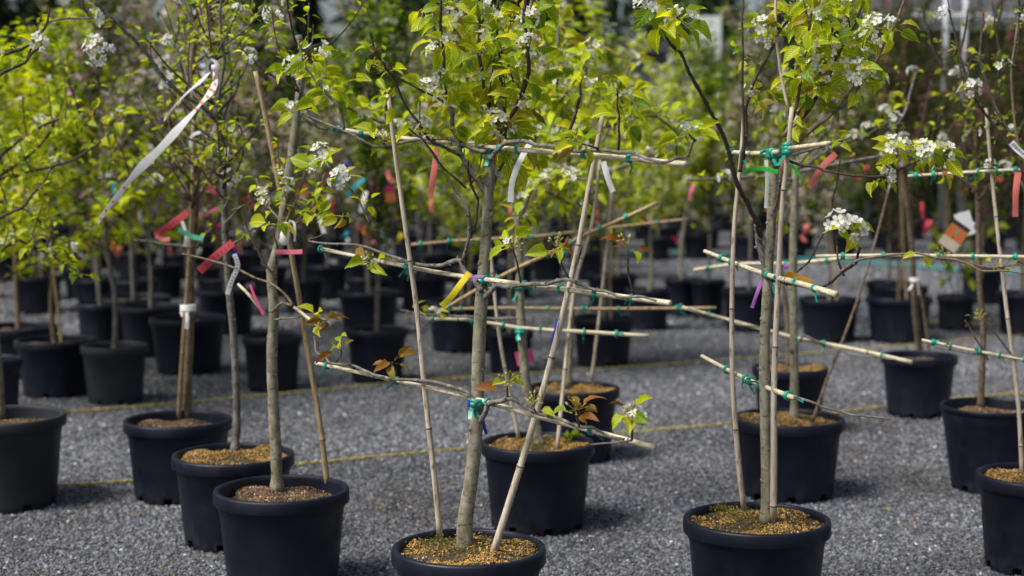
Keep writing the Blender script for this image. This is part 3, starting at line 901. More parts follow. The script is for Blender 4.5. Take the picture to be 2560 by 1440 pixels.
trunk(T, [(1915, 1308), (1916, 1180), (1912, 1000), (1912, 850), (1920, 700), (1928, 560), (1934, 470), (1936, 392)], 40, 32)
cane(T.root, T.path([(1860, 1276), (1846, 1150), (1832, 960), (1830, 760), (1836, 560), (1852, 400), (1862, 260)], off=(0, .15), plane=False, soil=True), T.px(21), T.px(14), 'bamboo')
cane(T.root, T.path([(1933, 1310), (1935, 1130), (1935, 960), (1943, 760), (1955, 520), (1968, 400), (1980, 268)], off=(-.02, -.12), plane=False, soil=True), T.px(25), T.px(15), 'bamboo')
cane(T.root, T.path([(1975, 290), (1955, 200), (1940, 80), (1940, -40)], off=(0, 0), plane=False), T.px(12), T.px(9), 'bamboo')
rc = [[(1818, 380), (1900, 384), (1945, 380)], [(1762, 628), (1830, 655), (1920, 688), (1990, 706), (2090, 736)], [(1755, 890), (1830, 930), (1900, 962), (1985, 995)]]
ctop = T.path(rc[0], off=.03)
cane(T.root, ctop, T.px(16), T.px(18), 'bamboo_h')
cane(T.root, [AT(1975, 371, T.d - .25), AT(2075, 358, T.d - .45)], T.px(16), T.px(15), 'bamboo_h')
cane(T.root, T.path(rc[1], off=.03), T.px(15), T.px(22), 'bamboo_h', hollow=True)
cane(T.root, T.path(rc[2], off=.03), T.px(14), T.px(19), 'bamboo_h')
ties_on(T, ctop, (.1, .3, .6, .75, .9), T.px(24))
ties_on(T, T.path(rc[1], off=.03), (.18, .26, .5, .62, .75, .9), T.px(24))
ties_on(T, T.path(rc[2], off=.03), (.3, .52, .6, .68, .95), T.px(26))
tie(T.root, AT(1934, 384, T.d - .02), Vector((0, .1, 1)), T.px(44), 2, w=.011)
tie(T.root, AT(1968, 372, T.d - .12), Vector((0, .1, 1)), T.px(28), 2, w=.013)
dn = (.18, 1, .05, 7, .072, .95, .03, .05)
for pts, w0, w1, mt, off, dr in [
 ([(1960, 385), (2005, 345), (2075, 290), (2135, 225), (2190, 150), (2235, 60), (2275, -30)], 15, 8, 'bark_brown', (0, -.1), (.5, .85, .11, 5, .06, .8, .03, .05)),
 ([(1975, 360), (2040, 310), (2110, 265), (2150, 215)], 13, 8, 'bark_grey', (0, -.05), None),
 ([(1962, 370), (2000, 300), (2050, 230), (2100, 140), (2150, 20), (2165, -50)], 15, 8, 'twig', (0, .1), dn),
 ([(1960, 340), (2000, 270), (2060, 150), (2072, 40), (2080, -50)], 13, 8, 'bark_brown', (0, .2), dn),
 ([(1980, 300), (2000, 210), (2020, 100), (2030, 20), (2035, -50)], 12, 7, 'twig', (-.1, -.15), dn),
 ([(1958, 330), (1975, 240), (1995, 160), (2010, 60), (2012, -50)], 12, 7, 'bark_brown', (.1, .2), dn),
 ([(1850, 430), (1862, 330), (1866, 270), (1885, 200), (1930, 110), (1975, 40), (2000, -40)], 14, 8, 'twig', (.1, 0), (.4, 1, .09, 6, .06, .75, .03, .05)),
 ([(1860, 400), (1858, 200), (1856, 60), (1855, -40)], 10, 7, 'twig', (-.1, -.1), (.5, 1, .3, 2, .05, 0, 0, 0)),
 ([(1965, 400), (2035, 420), (2110, 438), (2200, 445), (2300, 400)], 10, 6, 'twig', (-.1, -.2), (.7, 1, .12, 4, .055, .5, .05, .3)),
 ([(1940, 395), (2050, 370), (2120, 345)], 9, 7, 'bark_grey', (0, -.3), (.75, 1, .1, 4, .055, 0, .02, .1)),
 ([(1902, 590), (1888, 555), (1870, 510), (1838, 440), (1800, 330), (1750, 230), (1700, 135), (1665, 92)], 19, 9, 'twig', (0, -.35), None),
 ([(1917, 710), (1908, 660), (1900, 610), (1890, 560)], 26, 19, 'bark_grey', (0, 0), None),
 ([(1925, 700), (1970, 705), (2050, 722), (2100, 690), (2135, 655), (2150, 620)], 13, 8, 'twig', (0, -.3), None),
 ([(2110, 690), (2095, 650), (2090, 590)], 8, 6, 'twig', (-.3, -.3), None),
 ([(2100, 680), (2150, 645), (2240, 637), (2300, 632), (2380, 650), (2460, 672), (2560, 685)], 9, 6, 'bark_brown', (-.3, -.5), (.5, 1, .2, 2, .035, .2, .2, .5)),
 ([(1985, 990), (2030, 1008), (2100, 1032), (2160, 1042), (2222, 1047)], 9, 5, 'bark_grey', (-.3, -.4), None),
 ([(1975, 700), (2020, 650), (2070, 560), (2085, 500), (2100, 400)], 7, 5, 'twig', (0, .2), None),
 ([(1920, 560), (1945, 500), (1950, 450)], 12, 9, 'bark_grey', (0, -.05), None)]:
    br(T, pts, w0, w1, mt, off=off, dress_=dr)
for (q, d_, nl, b) in [((2130, 575), -.3, 6, 'b'), ((2100, 560), -.3, 3, 'b'), ((1650, 60), -.35, 6, ''), ((1700, 50), -.35, 5, 'b'), ((1625, 20), -.35, 4, 'b'),
                       ((2190, 70), -.05, 5, 'b'), ((2170, 100), -.05, 4, 'b'), ((2150, 180), -.1, 5, 'b'), ((2185, 200), -.1, 4, 'b'), ((2120, 190), -.1, 3, 'b'), ((2240, 372), -.2, 7, 'b'), ((2320, 380), -.2, 5, 'b'), ((2355, 385), -.2, 6, 'b'), ((1905, 70), 0, 5, 'b'), ((2030, 15), 0, 5, 'b')]:
    p = AT(q[0], q[1], T.d + d_)
    for i in range(nl): put_leaf(T.root, p, rdir(-.8, .6), rnd.uniform(.05, .075) if q[0] > 1720 else .085, False)
    T.nl += nl
    if b: put_bloom(T.root, p, Vector((rnd.uniform(-.4, .4), -.5, 1)), rnd.uniform(.9, 1.15), CLUST[1])

# =================================================================== pots behind them, still read off the photo
T = C2 = DTree('potted_pear_tree', 'pear tree in black pot directly behind the front centre one, pink card on its trunk', 1344, 1105, 288, .33, 8, group='espaliered pear trees on bamboo canes')
trunk(T, [(1350, 1112), (1338, 1060), (1318, 980), (1308, 880), (1300, 760), (1298, 640), (1290, 520), (1285, 420)], 36, 28)
cane(T.root, T.path([(1298, 1102), (1268, 950), (1250, 850), (1238, 750), (1225, 620)], off=(0, .1), plane=False, soil=True), T.px(15), T.px(12), 'bamboo')
cane(T.root, T.path([(1393, 1124), (1405, 1000), (1420, 850), (1440, 700), (1480, 560), (1500, 400)], off=(0, .1), plane=False, soil=True), T.px(15), T.px(12), 'bamboo')
h1 = [(1062, 797), (1180, 800), (1300, 820), (1460, 830), (1622, 840)]
h2 = [(1085, 788), (1200, 720), (1290, 672), (1400, 622), (1455, 590), (1550, 550), (1645, 506)]
for h_ in (h1, h2):
    cane(T.root, T.path(h_, off=-.02), T.px(14), T.px(15), 'bamboo_tan' if h_ is h2 else 'bamboo_h')
    ties_on(T, T.path(h_, off=-.02), (.08, .25, .45, .6, .75, .88), T.px(22))
tie(T.root, AT(1302, 826, T.d), Vector((0, 0, 1)), T.px(36), 1, w=.012)
tie(T.root, AT(1300, 715, T.d), Vector((0, 0, 1)), T.px(36), 1, w=.012)
cr = (.03, 1, .038, 7, .082, .8, .03, .03)
for pts, w0, w1, off in [([(1288, 450), (1320, 380), (1380, 280), (1400, 160), (1395, 60)], 18, 9, (0, .2)), ([(1285, 440), (1250, 340), (1180, 250), (1150, 150), (1160, 50)], 17, 9, (0, .15)),
    ([(1300, 420), (1360, 360), (1460, 330), (1560, 300), (1590, 240)], 14, 8, (0, -.1)), ([(1292, 400), (1230, 380), (1130, 370), (1030, 340), (960, 300), (900, 260)], 14, 8, (0, .1)),
    ([(1290, 430), (1300, 300), (1290, 180), (1300, 60)], 16, 8, (0, .3)), ([(1380, 280), (1440, 200), (1480, 120)], 12, 7, (.1, -.1)), ([(1560, 300), (1640, 290), (1690, 330), (1690, 400)], 10, 6, (0, 0)),
    ([(1298, 560), (1330, 470), (1400, 440), (1480, 450)], 12, 7, (0, -.15)), ([(1000, 320), (900, 290), (830, 240), (790, 180)], 9, 6, (0, 0)),
    ([(1310, 850), (1290, 800), (1180, 795), (1080, 790), (1000, 775)], 13, 7, (0, 0))]:
    ds = cr if pts[0][1] < 800 else (.75, 1, .08, 5, .06, .2, .6, .1)
    br(T, pts, w0, w1, 'bark_grey', off=off, dress_=ds)

T = DTree('potted_pear_tree', 'pear tree in pot half hidden behind the second centre pot, with long level canes', 1432, 968, 238, .34, 5, group='espaliered pear trees on bamboo canes')
trunk(T, [(1420, 972), (1425, 850), (1432, 720), (1440, 600), (1440, 480)], 24, 20, 'bark')
cane(T.root, T.path([(1478, 955), (1495, 820), (1515, 640), (1530, 480)], plane=False, soil=True, off=(0, .1)), T.px(12), T.px(10), 'bamboo')
h1 = [(1060, 775), (1250, 770), (1500, 772), (1790, 770)]
h2 = [(1028, 612), (1170, 600), (1330, 592), (1500, 572), (1720, 548)]
for h_ in (h1, h2):
    cane(T.root, T.path(h_), T.px(10), T.px(11), 'bamboo_tan')
    ties_on(T, T.path(h_), (.06, .2, .5, .62, .75, .93), T.px(17))
for pts in [[(1440, 520), (1480, 400), (1540, 280), (1580, 140)], [(1440, 500), (1390, 380), (1380, 250), (1360, 100)], [(1440, 520), (1530, 430), (1640, 380), (1700, 330)], [(1440, 560), (1420, 450), (1440, 300), (1470, 150)], [(1440, 520), (1350, 470), (1240, 440)]]:
    br(T, pts, 14, 8, 'bark_grey', off=(0, rnd.uniform(-.3, .3)), dress_=(.05, 1, .09, 6, .066, .5, .04, .02))

T = R2 = DTree('potted_pear_tree', 'pear tree right behind the front right one, with a brown cane leaning right', 1971, 1044, 284, .33, 30, group='espaliered pear trees on bamboo canes')
trunk(T, [(1986, 1050), (1986, 960), (1984, 820), (1982, 680), (1986, 520), (1990, 400)], 32, 26)
cane(T.root, T.path([(2030, 1056), (2075, 930), (2115, 830), (2160, 700), (2200, 560), (2225, 460)], plane=False, soil=True), T.px(11), T.px(8), 'bark_brown')
h1 = [(1706, 768), (1840, 805), (1990, 845), (2130, 872), (2280, 906)]
h2 = [(1735, 675), (1850, 660), (1990, 658), (2150, 640)]
for h_ in (h1, h2):
    cane(T.root, T.path(h_, off=.02), T.px(13), T.px(15), 'bamboo_h')
    ties_on(T, T.path(h_, off=.02), (.14, .5, .63, .88), T.px(20))
br(T, [(1990, 860), (2010, 840), (2060, 862), (2130, 885), (2240, 900)], 12, 6, 'bark_grey', plane=True)
br(T, [(1980, 880), (1960, 845), (1900, 820), (1800, 800), (1720, 770)], 12, 6, 'bark_grey', plane=True)
for pts in [[(1990, 430), (2060, 380), (2160, 340), (2230, 300)], [(1990, 420), (1960, 300), (1950, 180), (1960, 60)], [(1990, 420), (2070, 320), (2120, 180), (2140, 40)], [(1988, 450), (1900, 440), (1800, 445), (1720, 450)], [(1990, 430), (2200, 390), (2400, 370)], [(2230, 470), (2200, 380), (2260, 280), (2290, 180)]]:
    br(T, pts, 13, 7, 'bark_grey', off=(0, rnd.uniform(-.3, .4)), dress_=(.35, 1, .12, 4, .055, .65, .05, .1))

T = DTree('potted_pear_tree', 'slim tree in small black pot hidden behind the trunks of the right hand pear trees', 1975, 918, 192, .33, 10, group='espaliered pear trees on bamboo canes')
trunk(T, [(1972, 922), (1968, 800), (1950, 650), (1945, 560)], 18, 14, 'bark_brown')
for pts in [[(1945, 580), (1930, 450), (1900, 300), (1880, 150)], [(1945, 580), (2000, 460), (2060, 340)]]:
    br(T, pts, 10, 6, 'bark_grey', dress_=(.1, 1, .12, 5, .06, .4, .05, .1))

T = P10 = DTree('potted_pear_tree', 'pear tree in black pot cut by the right edge, pale cane leaning left from it', 2592, 1186, 300, .33, 25, group='espaliered pear trees on bamboo canes')
trunk(T, [(2610, 1190), (2605, 1000), (2600, 800), (2590, 500)], 30, 24)
cane(T.root, T.path([(2556, 1192), (2545, 1000), (2515, 760), (2492, 560), (2478, 420), (2465, 270)], plane=False, soil=True, off=(0, .1)), T.px(17), T.px(12), 'bamboo')
h1 = [(2305, 850), (2390, 868), (2480, 885), (2600, 905), (2700, 925)]
h2 = [(2040, 640), (2240, 638), (2400, 640), (2600, 643), (2700, 645)]
h3 = [(2270, 440), (2400, 432), (2540, 425), (2700, 425)]
for h_ in (h1, h2, h3):
    cane(T.root, T.path(h_), T.px(11), T.px(14), 'bamboo_h')
    ties_on(T, T.path(h_), (.1, .22, .45, .58, .7), T.px(20))
br(T, [(2590, 900), (2530, 890), (2440, 885), (2340, 870)], 10, 5, 'bark_grey', plane=True)
br(T, [(2540, 900), (2500, 850), (2465, 805)], 8, 6, 'twig', plane=True, dress_=(.9, 1, .1, 0 + 2, .025, 0, .3, 1))
br(T, [(2470, 900), (2440, 850), (2412, 800)], 8, 6, 'twig', plane=True, dress_=(.9, 1, .1, 2, .025, 0, .3, 1))
br(T, [(2600, 560), (2540, 440), (2470, 420), (2400, 430), (2290, 440)], 11, 6, 'bark_grey', plane=True, dress_=(.5, 1, .12, 4, .045, .6, .05, .3))
br(T, [(2590, 480), (2520, 360), (2430, 240), (2400, 140), (2370, 20)], 12, 6, 'twig', dress_=(.3, 1, .14, 3, .035, .4, .2, .6))
br(T, [(2590, 420), (2500, 300), (2450, 160), (2460, 20)], 12, 7, 'twig', dress_=(.3, 1, .16, 3, .035, .3, .2, .6), off=(0, .2))
br(T, [(2600, 660), (2480, 670), (2380, 650), (2300, 645)], 9, 5, 'bark_brown', plane=True, dress_=(.3, 1, .15, 3, .03, .3, .2, .6))
br(T, [(2590, 500), (2545, 350), (2530, 180), (2550, 20)], 12, 7, 'bark_brown', dress_=(.3, 1, .2, 3, .035, .2, .2, .5))

T = DTree('potted_fruit_tree', 'fruit tree in tapered thin rimmed black pot near the right edge, reddish brown trunk', 2480, 1014, 256, .36, 10, style='taper', grit='grit_dark')
trunk(T, [(2452, 1018), (2455, 930), (2458, 820), (2448, 700), (2446, 560), (2442, 440), (2440, 330)], 24, 17, 'bark_brown')
for pts in [[(2442, 400), (2400, 260), (2330, 120), (2300, 0)], [(2442, 420), (2480, 300), (2500, 150), (2480, 0)], [(2445, 480), (2360, 420), (2280, 380), (2230, 330)], [(2445, 440), (2440, 300), (2400, 160), (2420, 20)], [(2445, 500), (2520, 400), (2560, 300)]]:
    br(T, pts, 11, 6, 'twig', off=(0, rnd.uniform(-.2, .3)), dress_=(.1, 1, .10, 4, .04, .25, .1, .4))

T = DTree('potted_fruit_tree', 'tree with white tie on its brown trunk, in black pot on the right gravel', 2298, 888, 190, .33, 10, grit='grit_dark')
trunk(T, [(2300, 884), (2290, 800), (2285, 720), (2278, 600), (2265, 480), (2260, 400)], 24, 18, 'bark_brown')
cane(T.root, T.path([(2325, 892), (2310, 780), (2296, 700)], plane=False, soil=True), T.px(11), T.px(9), 'bamboo_tan')
for pts in [[(2262, 430), (2300, 330), (2330, 200)], [(2262, 430), (2220, 320), (2210, 200)], [(2262, 430), (2330, 380), (2390, 300)]]:
    br(T, pts, 10, 6, 'twig', dress_=(.1, 1, .1, 4, .045, .5, .1, .2))
tie(T.root, AT(2286, 700, T.d), Vector((0, 0, 1)), T.px(28), 1, 'white', w=.012)

# left group
T = L1 = DTree('potted_pear_tree', 'front left pear tree with rough pale trunk, white bandage wrap and pink tag', 704, 1222, 347, .33, 30, grit='grit_dark', group='potted pear trees in the left row')
trunk(T, [(693, 1228), (690, 1130), (683, 1000), (680, 880), (685, 780), (680, 680), (700, 600), (716, 480), (735, 350), (748, 240), (755, 150), (745, 88)], 44, 26, 'bark')
cane(T.root, T.path([(820, 1224), (800, 1060), (770, 880), (740, 700), (715, 560), (685, 400), (655, 250), (638, 178)], off=(0, .1), plane=False, soil=True), T.px(21), T.px(17), 'bamboo_tan')
cane(T.root, T.path([(595, 710), (630, 745), (662, 785)], plane=True), T.px(10), T.px(12), 'bamboo_h')
limb(T.root, T.path([(625, 735), (640, 755), (655, 778)], plane=True, off=-.012), T.px(7), T.px(9), 'bark_brown')
cane(T.root, T.path([(735, 768), (770, 795), (808, 826)], plane=True), T.px(11), T.px(13), 'bamboo_h')
br(T, [(680, 780), (710, 758), (735, 765), (700, 720), (640, 690), (560, 660), (455, 634)], 13, 7, 'bark_brown', plane=True, off=(0, -.1))
br(T, [(685, 800), (740, 790), (790, 785)], 9, 6, 'bark_brown', plane=True)
br(T, [(690, 700), (660, 650), (620, 580), (605, 520), (580, 525)], 9, 6, 'bark_brown', off=(0, -.1))
br(T, [(692, 690), (688, 620), (680, 570)], 8, 6, 'twig')
br(T, [(790, 840), (795, 890), (810, 905)], 8, 6, LG)
br(T, [(748, 240), (760, 290), (800, 320), (850, 325)], 12, 9, LG)
br(T, [(745, 170), (770, 120), (800, 110)], 7, 5, 'twig')
for q, nl, red, b in [((680, 560), 4, 0, ''), ((815, 800), 6, .7, ''), ((795, 790), 4, .7, ''), ((790, 540), 5, .1, ''), ((855, 540), 4, 0, ''), ((795, 420), 6, .3, 'b'), ((745, 270), 3, 0, 'b'), ((735, 185), 4, 0, 'b'), ((800, 190), 6, 0, ''), ((855, 130), 3, 0, ''), ((820, 230), 6, 0, 'b'), ((880, 200), 4, 0, '')]:
    p = AT(q[0], q[1], T.d - .1)
    for i in range(nl): put_leaf(T.root, p, rdir(-.4, .8), rnd.uniform(.05, .085), rnd.random() < red)
    if b: put_bloom(T.root, p, Vector((0, -.4, 1)), .85)
    T.nl += nl
mb = MB()
a, b_ = AT(708, 612, T.d - .03), AT(718, 556, T.d - .03)
tube(mb, [a.lerp(b_, i / 7) for i in range(8)], [T.px(w) for w in (22, 36, 30, 37, 31, 36, 32, 18)], 12, 0, jit=.04)
mb.build('bandage_wrap', M['white'], T.root)

T = L2 = DTree('potted_pear_tree', 'young tree with slim grey trunk, in the second black pot of the left row', 583, 1135, 309, .33, 20, group='potted pear trees in the left row')
trunk(T, [(588, 1130), (592, 1050), (590, 964), (584, 838), (573, 730), (564, 600), (559, 480), (553, 380), (545, 270), (535, 160), (525, 60), (520, -40)], 30, 17, 'bark_grey')
for pts, w0, w1, off in [([(548, 300), (500, 262), (450, 235), (400, 180), (345, 105), (290, 60), (262, 30), (235, 5)], 16, 10, (0, -.25)), ([(270, 42), (210, 45), (120, 55)], 8, 6, (-.25, -.3)),
    ([(552, 400), (500, 360), (440, 330)], 10, 6, (0, -.1)), ([(560, 560), (600, 520), (650, 495), (690, 480)], 10, 6, (0, 0)), ([(550, 330), (580, 220), (570, 100), (585, 0)], 13, 8, (0, .15)), ([(545, 260), (560, 150), (550, 50), (555, -40)], 12, 7, (0, -.1)),
    ([(555, 420), (600, 340), (650, 290), (655, 200)], 10, 6, (0, .1)), ([(550, 320), (480, 220), (440, 120), (400, 40)], 9, 6, (0, .2)), ([(565, 620), (640, 570), (700, 560)], 9, 6, (0, .05))]:
    br(T, pts, w0, w1, LG, off=off, dress_=(.35, 1, .14, 3, .045, .35, .02, .15))
put_bloom(T.root, AT(243, 122, T.d - .3), Vector((0, -.5, .8)), 1.25, CLUST[1])
put_bloom(T.root, AT(240, 140, T.d - .3), Vector((0, -.5, -.4)), 1.1, CLUST[0])

L2_ = None
def twiggy(T, axis, n_, len0, size, lf=.6, depth=.25):
    P_ = catmull([AT(a, b, T.d) for a, b in axis], 8)
    for _ in range(n_):
        p = rnd.choice(P_); a_ = rnd.uniform(0, 6.28); e_ = rnd.uniform(.5, 1.25)
        q = Vector((math.cos(a_) * math.cos(e_), math.sin(a_) * math.cos(e_), math.sin(e_))) * len0 * rnd.uniform(.4, 1.1)
        m_ = p + q * .5 + Vector((math.cos(a_), math.sin(a_), 0)) * .03
        o_, Q_, r_ = limb(T.root, [p, m_, p + q], T.px(9), T.px(4), rnd.choice(('twig', 'bark_grey', 'bark_brown')), 'branch', sides=5)
        for w_ in Q_[2:]:
            if rnd.random() < lf:
                for _k in range(rnd.choice((2, 3))):
                    v = rdir(-.6, 1.1); T.ex.append((w_, v, size * rnd.uniform(.5, 1.2)))
            if rnd.random() < .05: put_bloom(T.root, w_, rdir(-.1, 1.2), rnd.uniform(.5, .9))
twiggy(L2, [(565, 600), (553, 400), (540, 250), (530, 100), (525, 0)], 34, .42, .042)
twiggy(L1, [(700, 600), (725, 430), (748, 250), (752, 120)], 14, .30, .05)
T = L3 = DTree('potted_pear_tree', 'tree tied with a white band to a tan cane, third pot of the left row', 445, 1048, 275, .33, 15, grit='grit_dark', group='potted pear trees in the left row')
trunk(T, [(468, 1048), (470, 940), (476, 800), (476, 680), (486, 560), (490, 450), (488, 300), (480, 180), (490, 60)], 32, 22, 'bark_brown')
cane(T.root, T.path([(447, 1050), (455, 900), (466, 750), (476, 600), (482, 450), (484, 300)], plane=False, soil=True, off=(-.02, -.04)), T.px(17), T.px(14), 'bamboo_tan')
tie(T.root, AT(470, 770, T.d - .02), Vector((0, 0, 1)), T.px(44), 2, 'white', w=.010)
br(T, [(480, 618), (440, 615), (390, 608), (335, 600)], 12, 7, LG)
for pts, w0, w1, off in [([(490, 620), (530, 570), (560, 520)], 12, 8, (0, 0)), ([(488, 400), (430, 340), (380, 300), (330, 290)], 9, 6, (0, .1)), ([(488, 350), (470, 250), (450, 150), (470, 20)], 11, 7, (0, .2)), ([(485, 300), (520, 200), (530, 80), (520, -20)], 11, 7, (0, -.1)), ([(488, 420), (380, 420), (300, 450), (240, 450)], 8, 5, (0, 0))]:
    br(T, pts, w0, w1, 'twig', off=off, dress_=(.3, 1, .11, 4, .045, .2, .05, .15))

twiggy(L3, [(480, 520), (488, 400), (484, 280), (484, 100), (490, 20)], 34, .45, .045)
T = DTree('potted_fruit_tree', 'tree in large dark grey pot cut by the left edge, trunk at the very edge', 8, 1038, 312, .37, 10, grit='grit_dark', grey=True)
trunk(T, [(4, 1040), (0, 960), (-12, 820), (-20, 700), (-20, 500), (-10, 300)], 28, 20, 'bark')
for pts, off, dr in [([(-30, 560), (0, 545), (60, 515), (110, 450), (130, 420)], (-.6, -.5), (.3, 1, .1, 4, .05, .1, .05, .2)),
                 ([(-40, 215), (0, 188), (60, 155), (105, 115)], (-1.2, -1.2), (.5, 1, .055, 5, .045, .5, 0, .1)),
                 ([(-40, 150), (0, 136), (60, 115), (115, 70), (125, 20)], (-1.1, -1.1), (.3, .5, .09, 3, .05, .3, 0, .1)),
                 ([(-20, 640), (40, 600), (100, 620), (150, 650), (215, 690)], (-.2, -.1), (.1, 1, .07, 6, .055, .5, .03, .1)),
                 ([(-20, 500), (60, 520), (130, 580), (170, 640)], (0, 0), (.1, 1, .07, 6, .055, .4, .03, .1)),
                 ([(-10, 400), (60, 340), (140, 300), (220, 290), (290, 300)], (0, -.2), (.1, 1, .08, 6, .06, .3, .06, .1)),
                 ([(-20, 450), (80, 430), (180, 400), (260, 350), (310, 290)], (0, .1), (.1, 1, .08, 6, .065, .3, .06, .1)),
                 ([(-20, 450), (60, 400), (120, 340), (160, 250)], (0, .2), (.1, 1, .08, 6, .06, .3, .03, .1))]:
    br(T, pts, 12, 6, 'twig', off=off, dress_=dr)
#@@BG
# =================================================================== rows of potted trees behind
def arr_leaf(w=0.5, curl=0.4, petiole=.25):
    prof = [0, .85, 1, .6, 0]
    vs, fs = [], []
    n = len(prof)
    for i, p in enumerate(prof):
        t = i / (n - 1); ang = curl * t * 1.6
        y = petiole + math.sin(ang) / (curl * 1.6); z = -(1 - math.cos(ang)) / (curl * 1.6); hw = .5 * w * p
        if i in (0, n - 1): vs.append((0, y, z))
        else: vs += [(-hw, y, z + hw * .35), (0, y, z), (hw, y, z + hw * .35)]
    # 0 | 1 2 3 | 4 5 6 | 7 8 9 | 10
    fs = [(0, 2, 1), (0, 3, 2), (1, 2, 5, 4), (2, 3, 6, 5), (4, 5, 8, 7), (5, 6, 9, 8), (7, 8, 10), (8, 9, 10)]
    return np.array(vs, dtype=float), fs
def arr_flower():
    vs = [(0, 0, 0)]; fs = []
    for k in range(5):
        a = k * 2 * math.pi / 5
        for da, r, z in ((-.38, .62, .2), (-.25, .95, .45), (.25, .95, .45), (.38, .62, .2)):
            vs.append((math.cos(a + da) * r, math.sin(a + da) * r, z))
        b = 1 + 4 * k
        fs.append((0, b, b + 1, b + 2, b + 3))
    return np.array(vs), fs
def scatter(name, base, fs, pos, dirs, size, mat, mix=None):
    """merge many copies of a small shape: pos (n,3), dirs (n,3), size (n,)"""
    n = len(pos)
    d = dirs / np.linalg.norm(dirs, axis=1)[:, None]
    up = np.tile(np.array([0, 0, 1.0]), (n, 1)) + nr.normal(0, .35, (n, 3))
    x = np.cross(d, up); x /= np.maximum(1e-6, np.linalg.norm(x, axis=1))[:, None]
    z = np.cross(x, d)
    v = pos[:, None, :] + size[:, None, None] * (base[None, :, 0:1] * x[:, None, :] + base[None, :, 1:2] * d[:, None, :] + base[None, :, 2:3] * z[:, None, :])
    v = v.reshape(-1, 3)
    k = len(base)
    cnt = [len(f) for f in fs]; flat = np.array([i for f in fs for i in f])
    loops = (flat[None, :] + (np.arange(n) * k)[:, None]).reshape(-1)
    me = bpy.data.meshes.new(name)
    me.vertices.add(len(v)); me.vertices.foreach_set('co', v.reshape(-1))
    me.loops.add(len(loops)); me.loops.foreach_set('vertex_index', loops.astype(np.int32))
    tot = np.tile(np.array(cnt), n); st = np.concatenate([[0], np.cumsum(tot)[:-1]])
    me.polygons.add(len(tot)); me.polygons.foreach_set('loop_start', st.astype(np.int32)); me.polygons.foreach_set('loop_total', tot.astype(np.int32))
    me.materials.append(mat)
    me.update(calc_edges=True); me.validate()
    return me
nr = np.random.default_rng(11)
AL = arr_leaf(); ALN = arr_leaf(.3, .5, .1); AF = arr_flower()

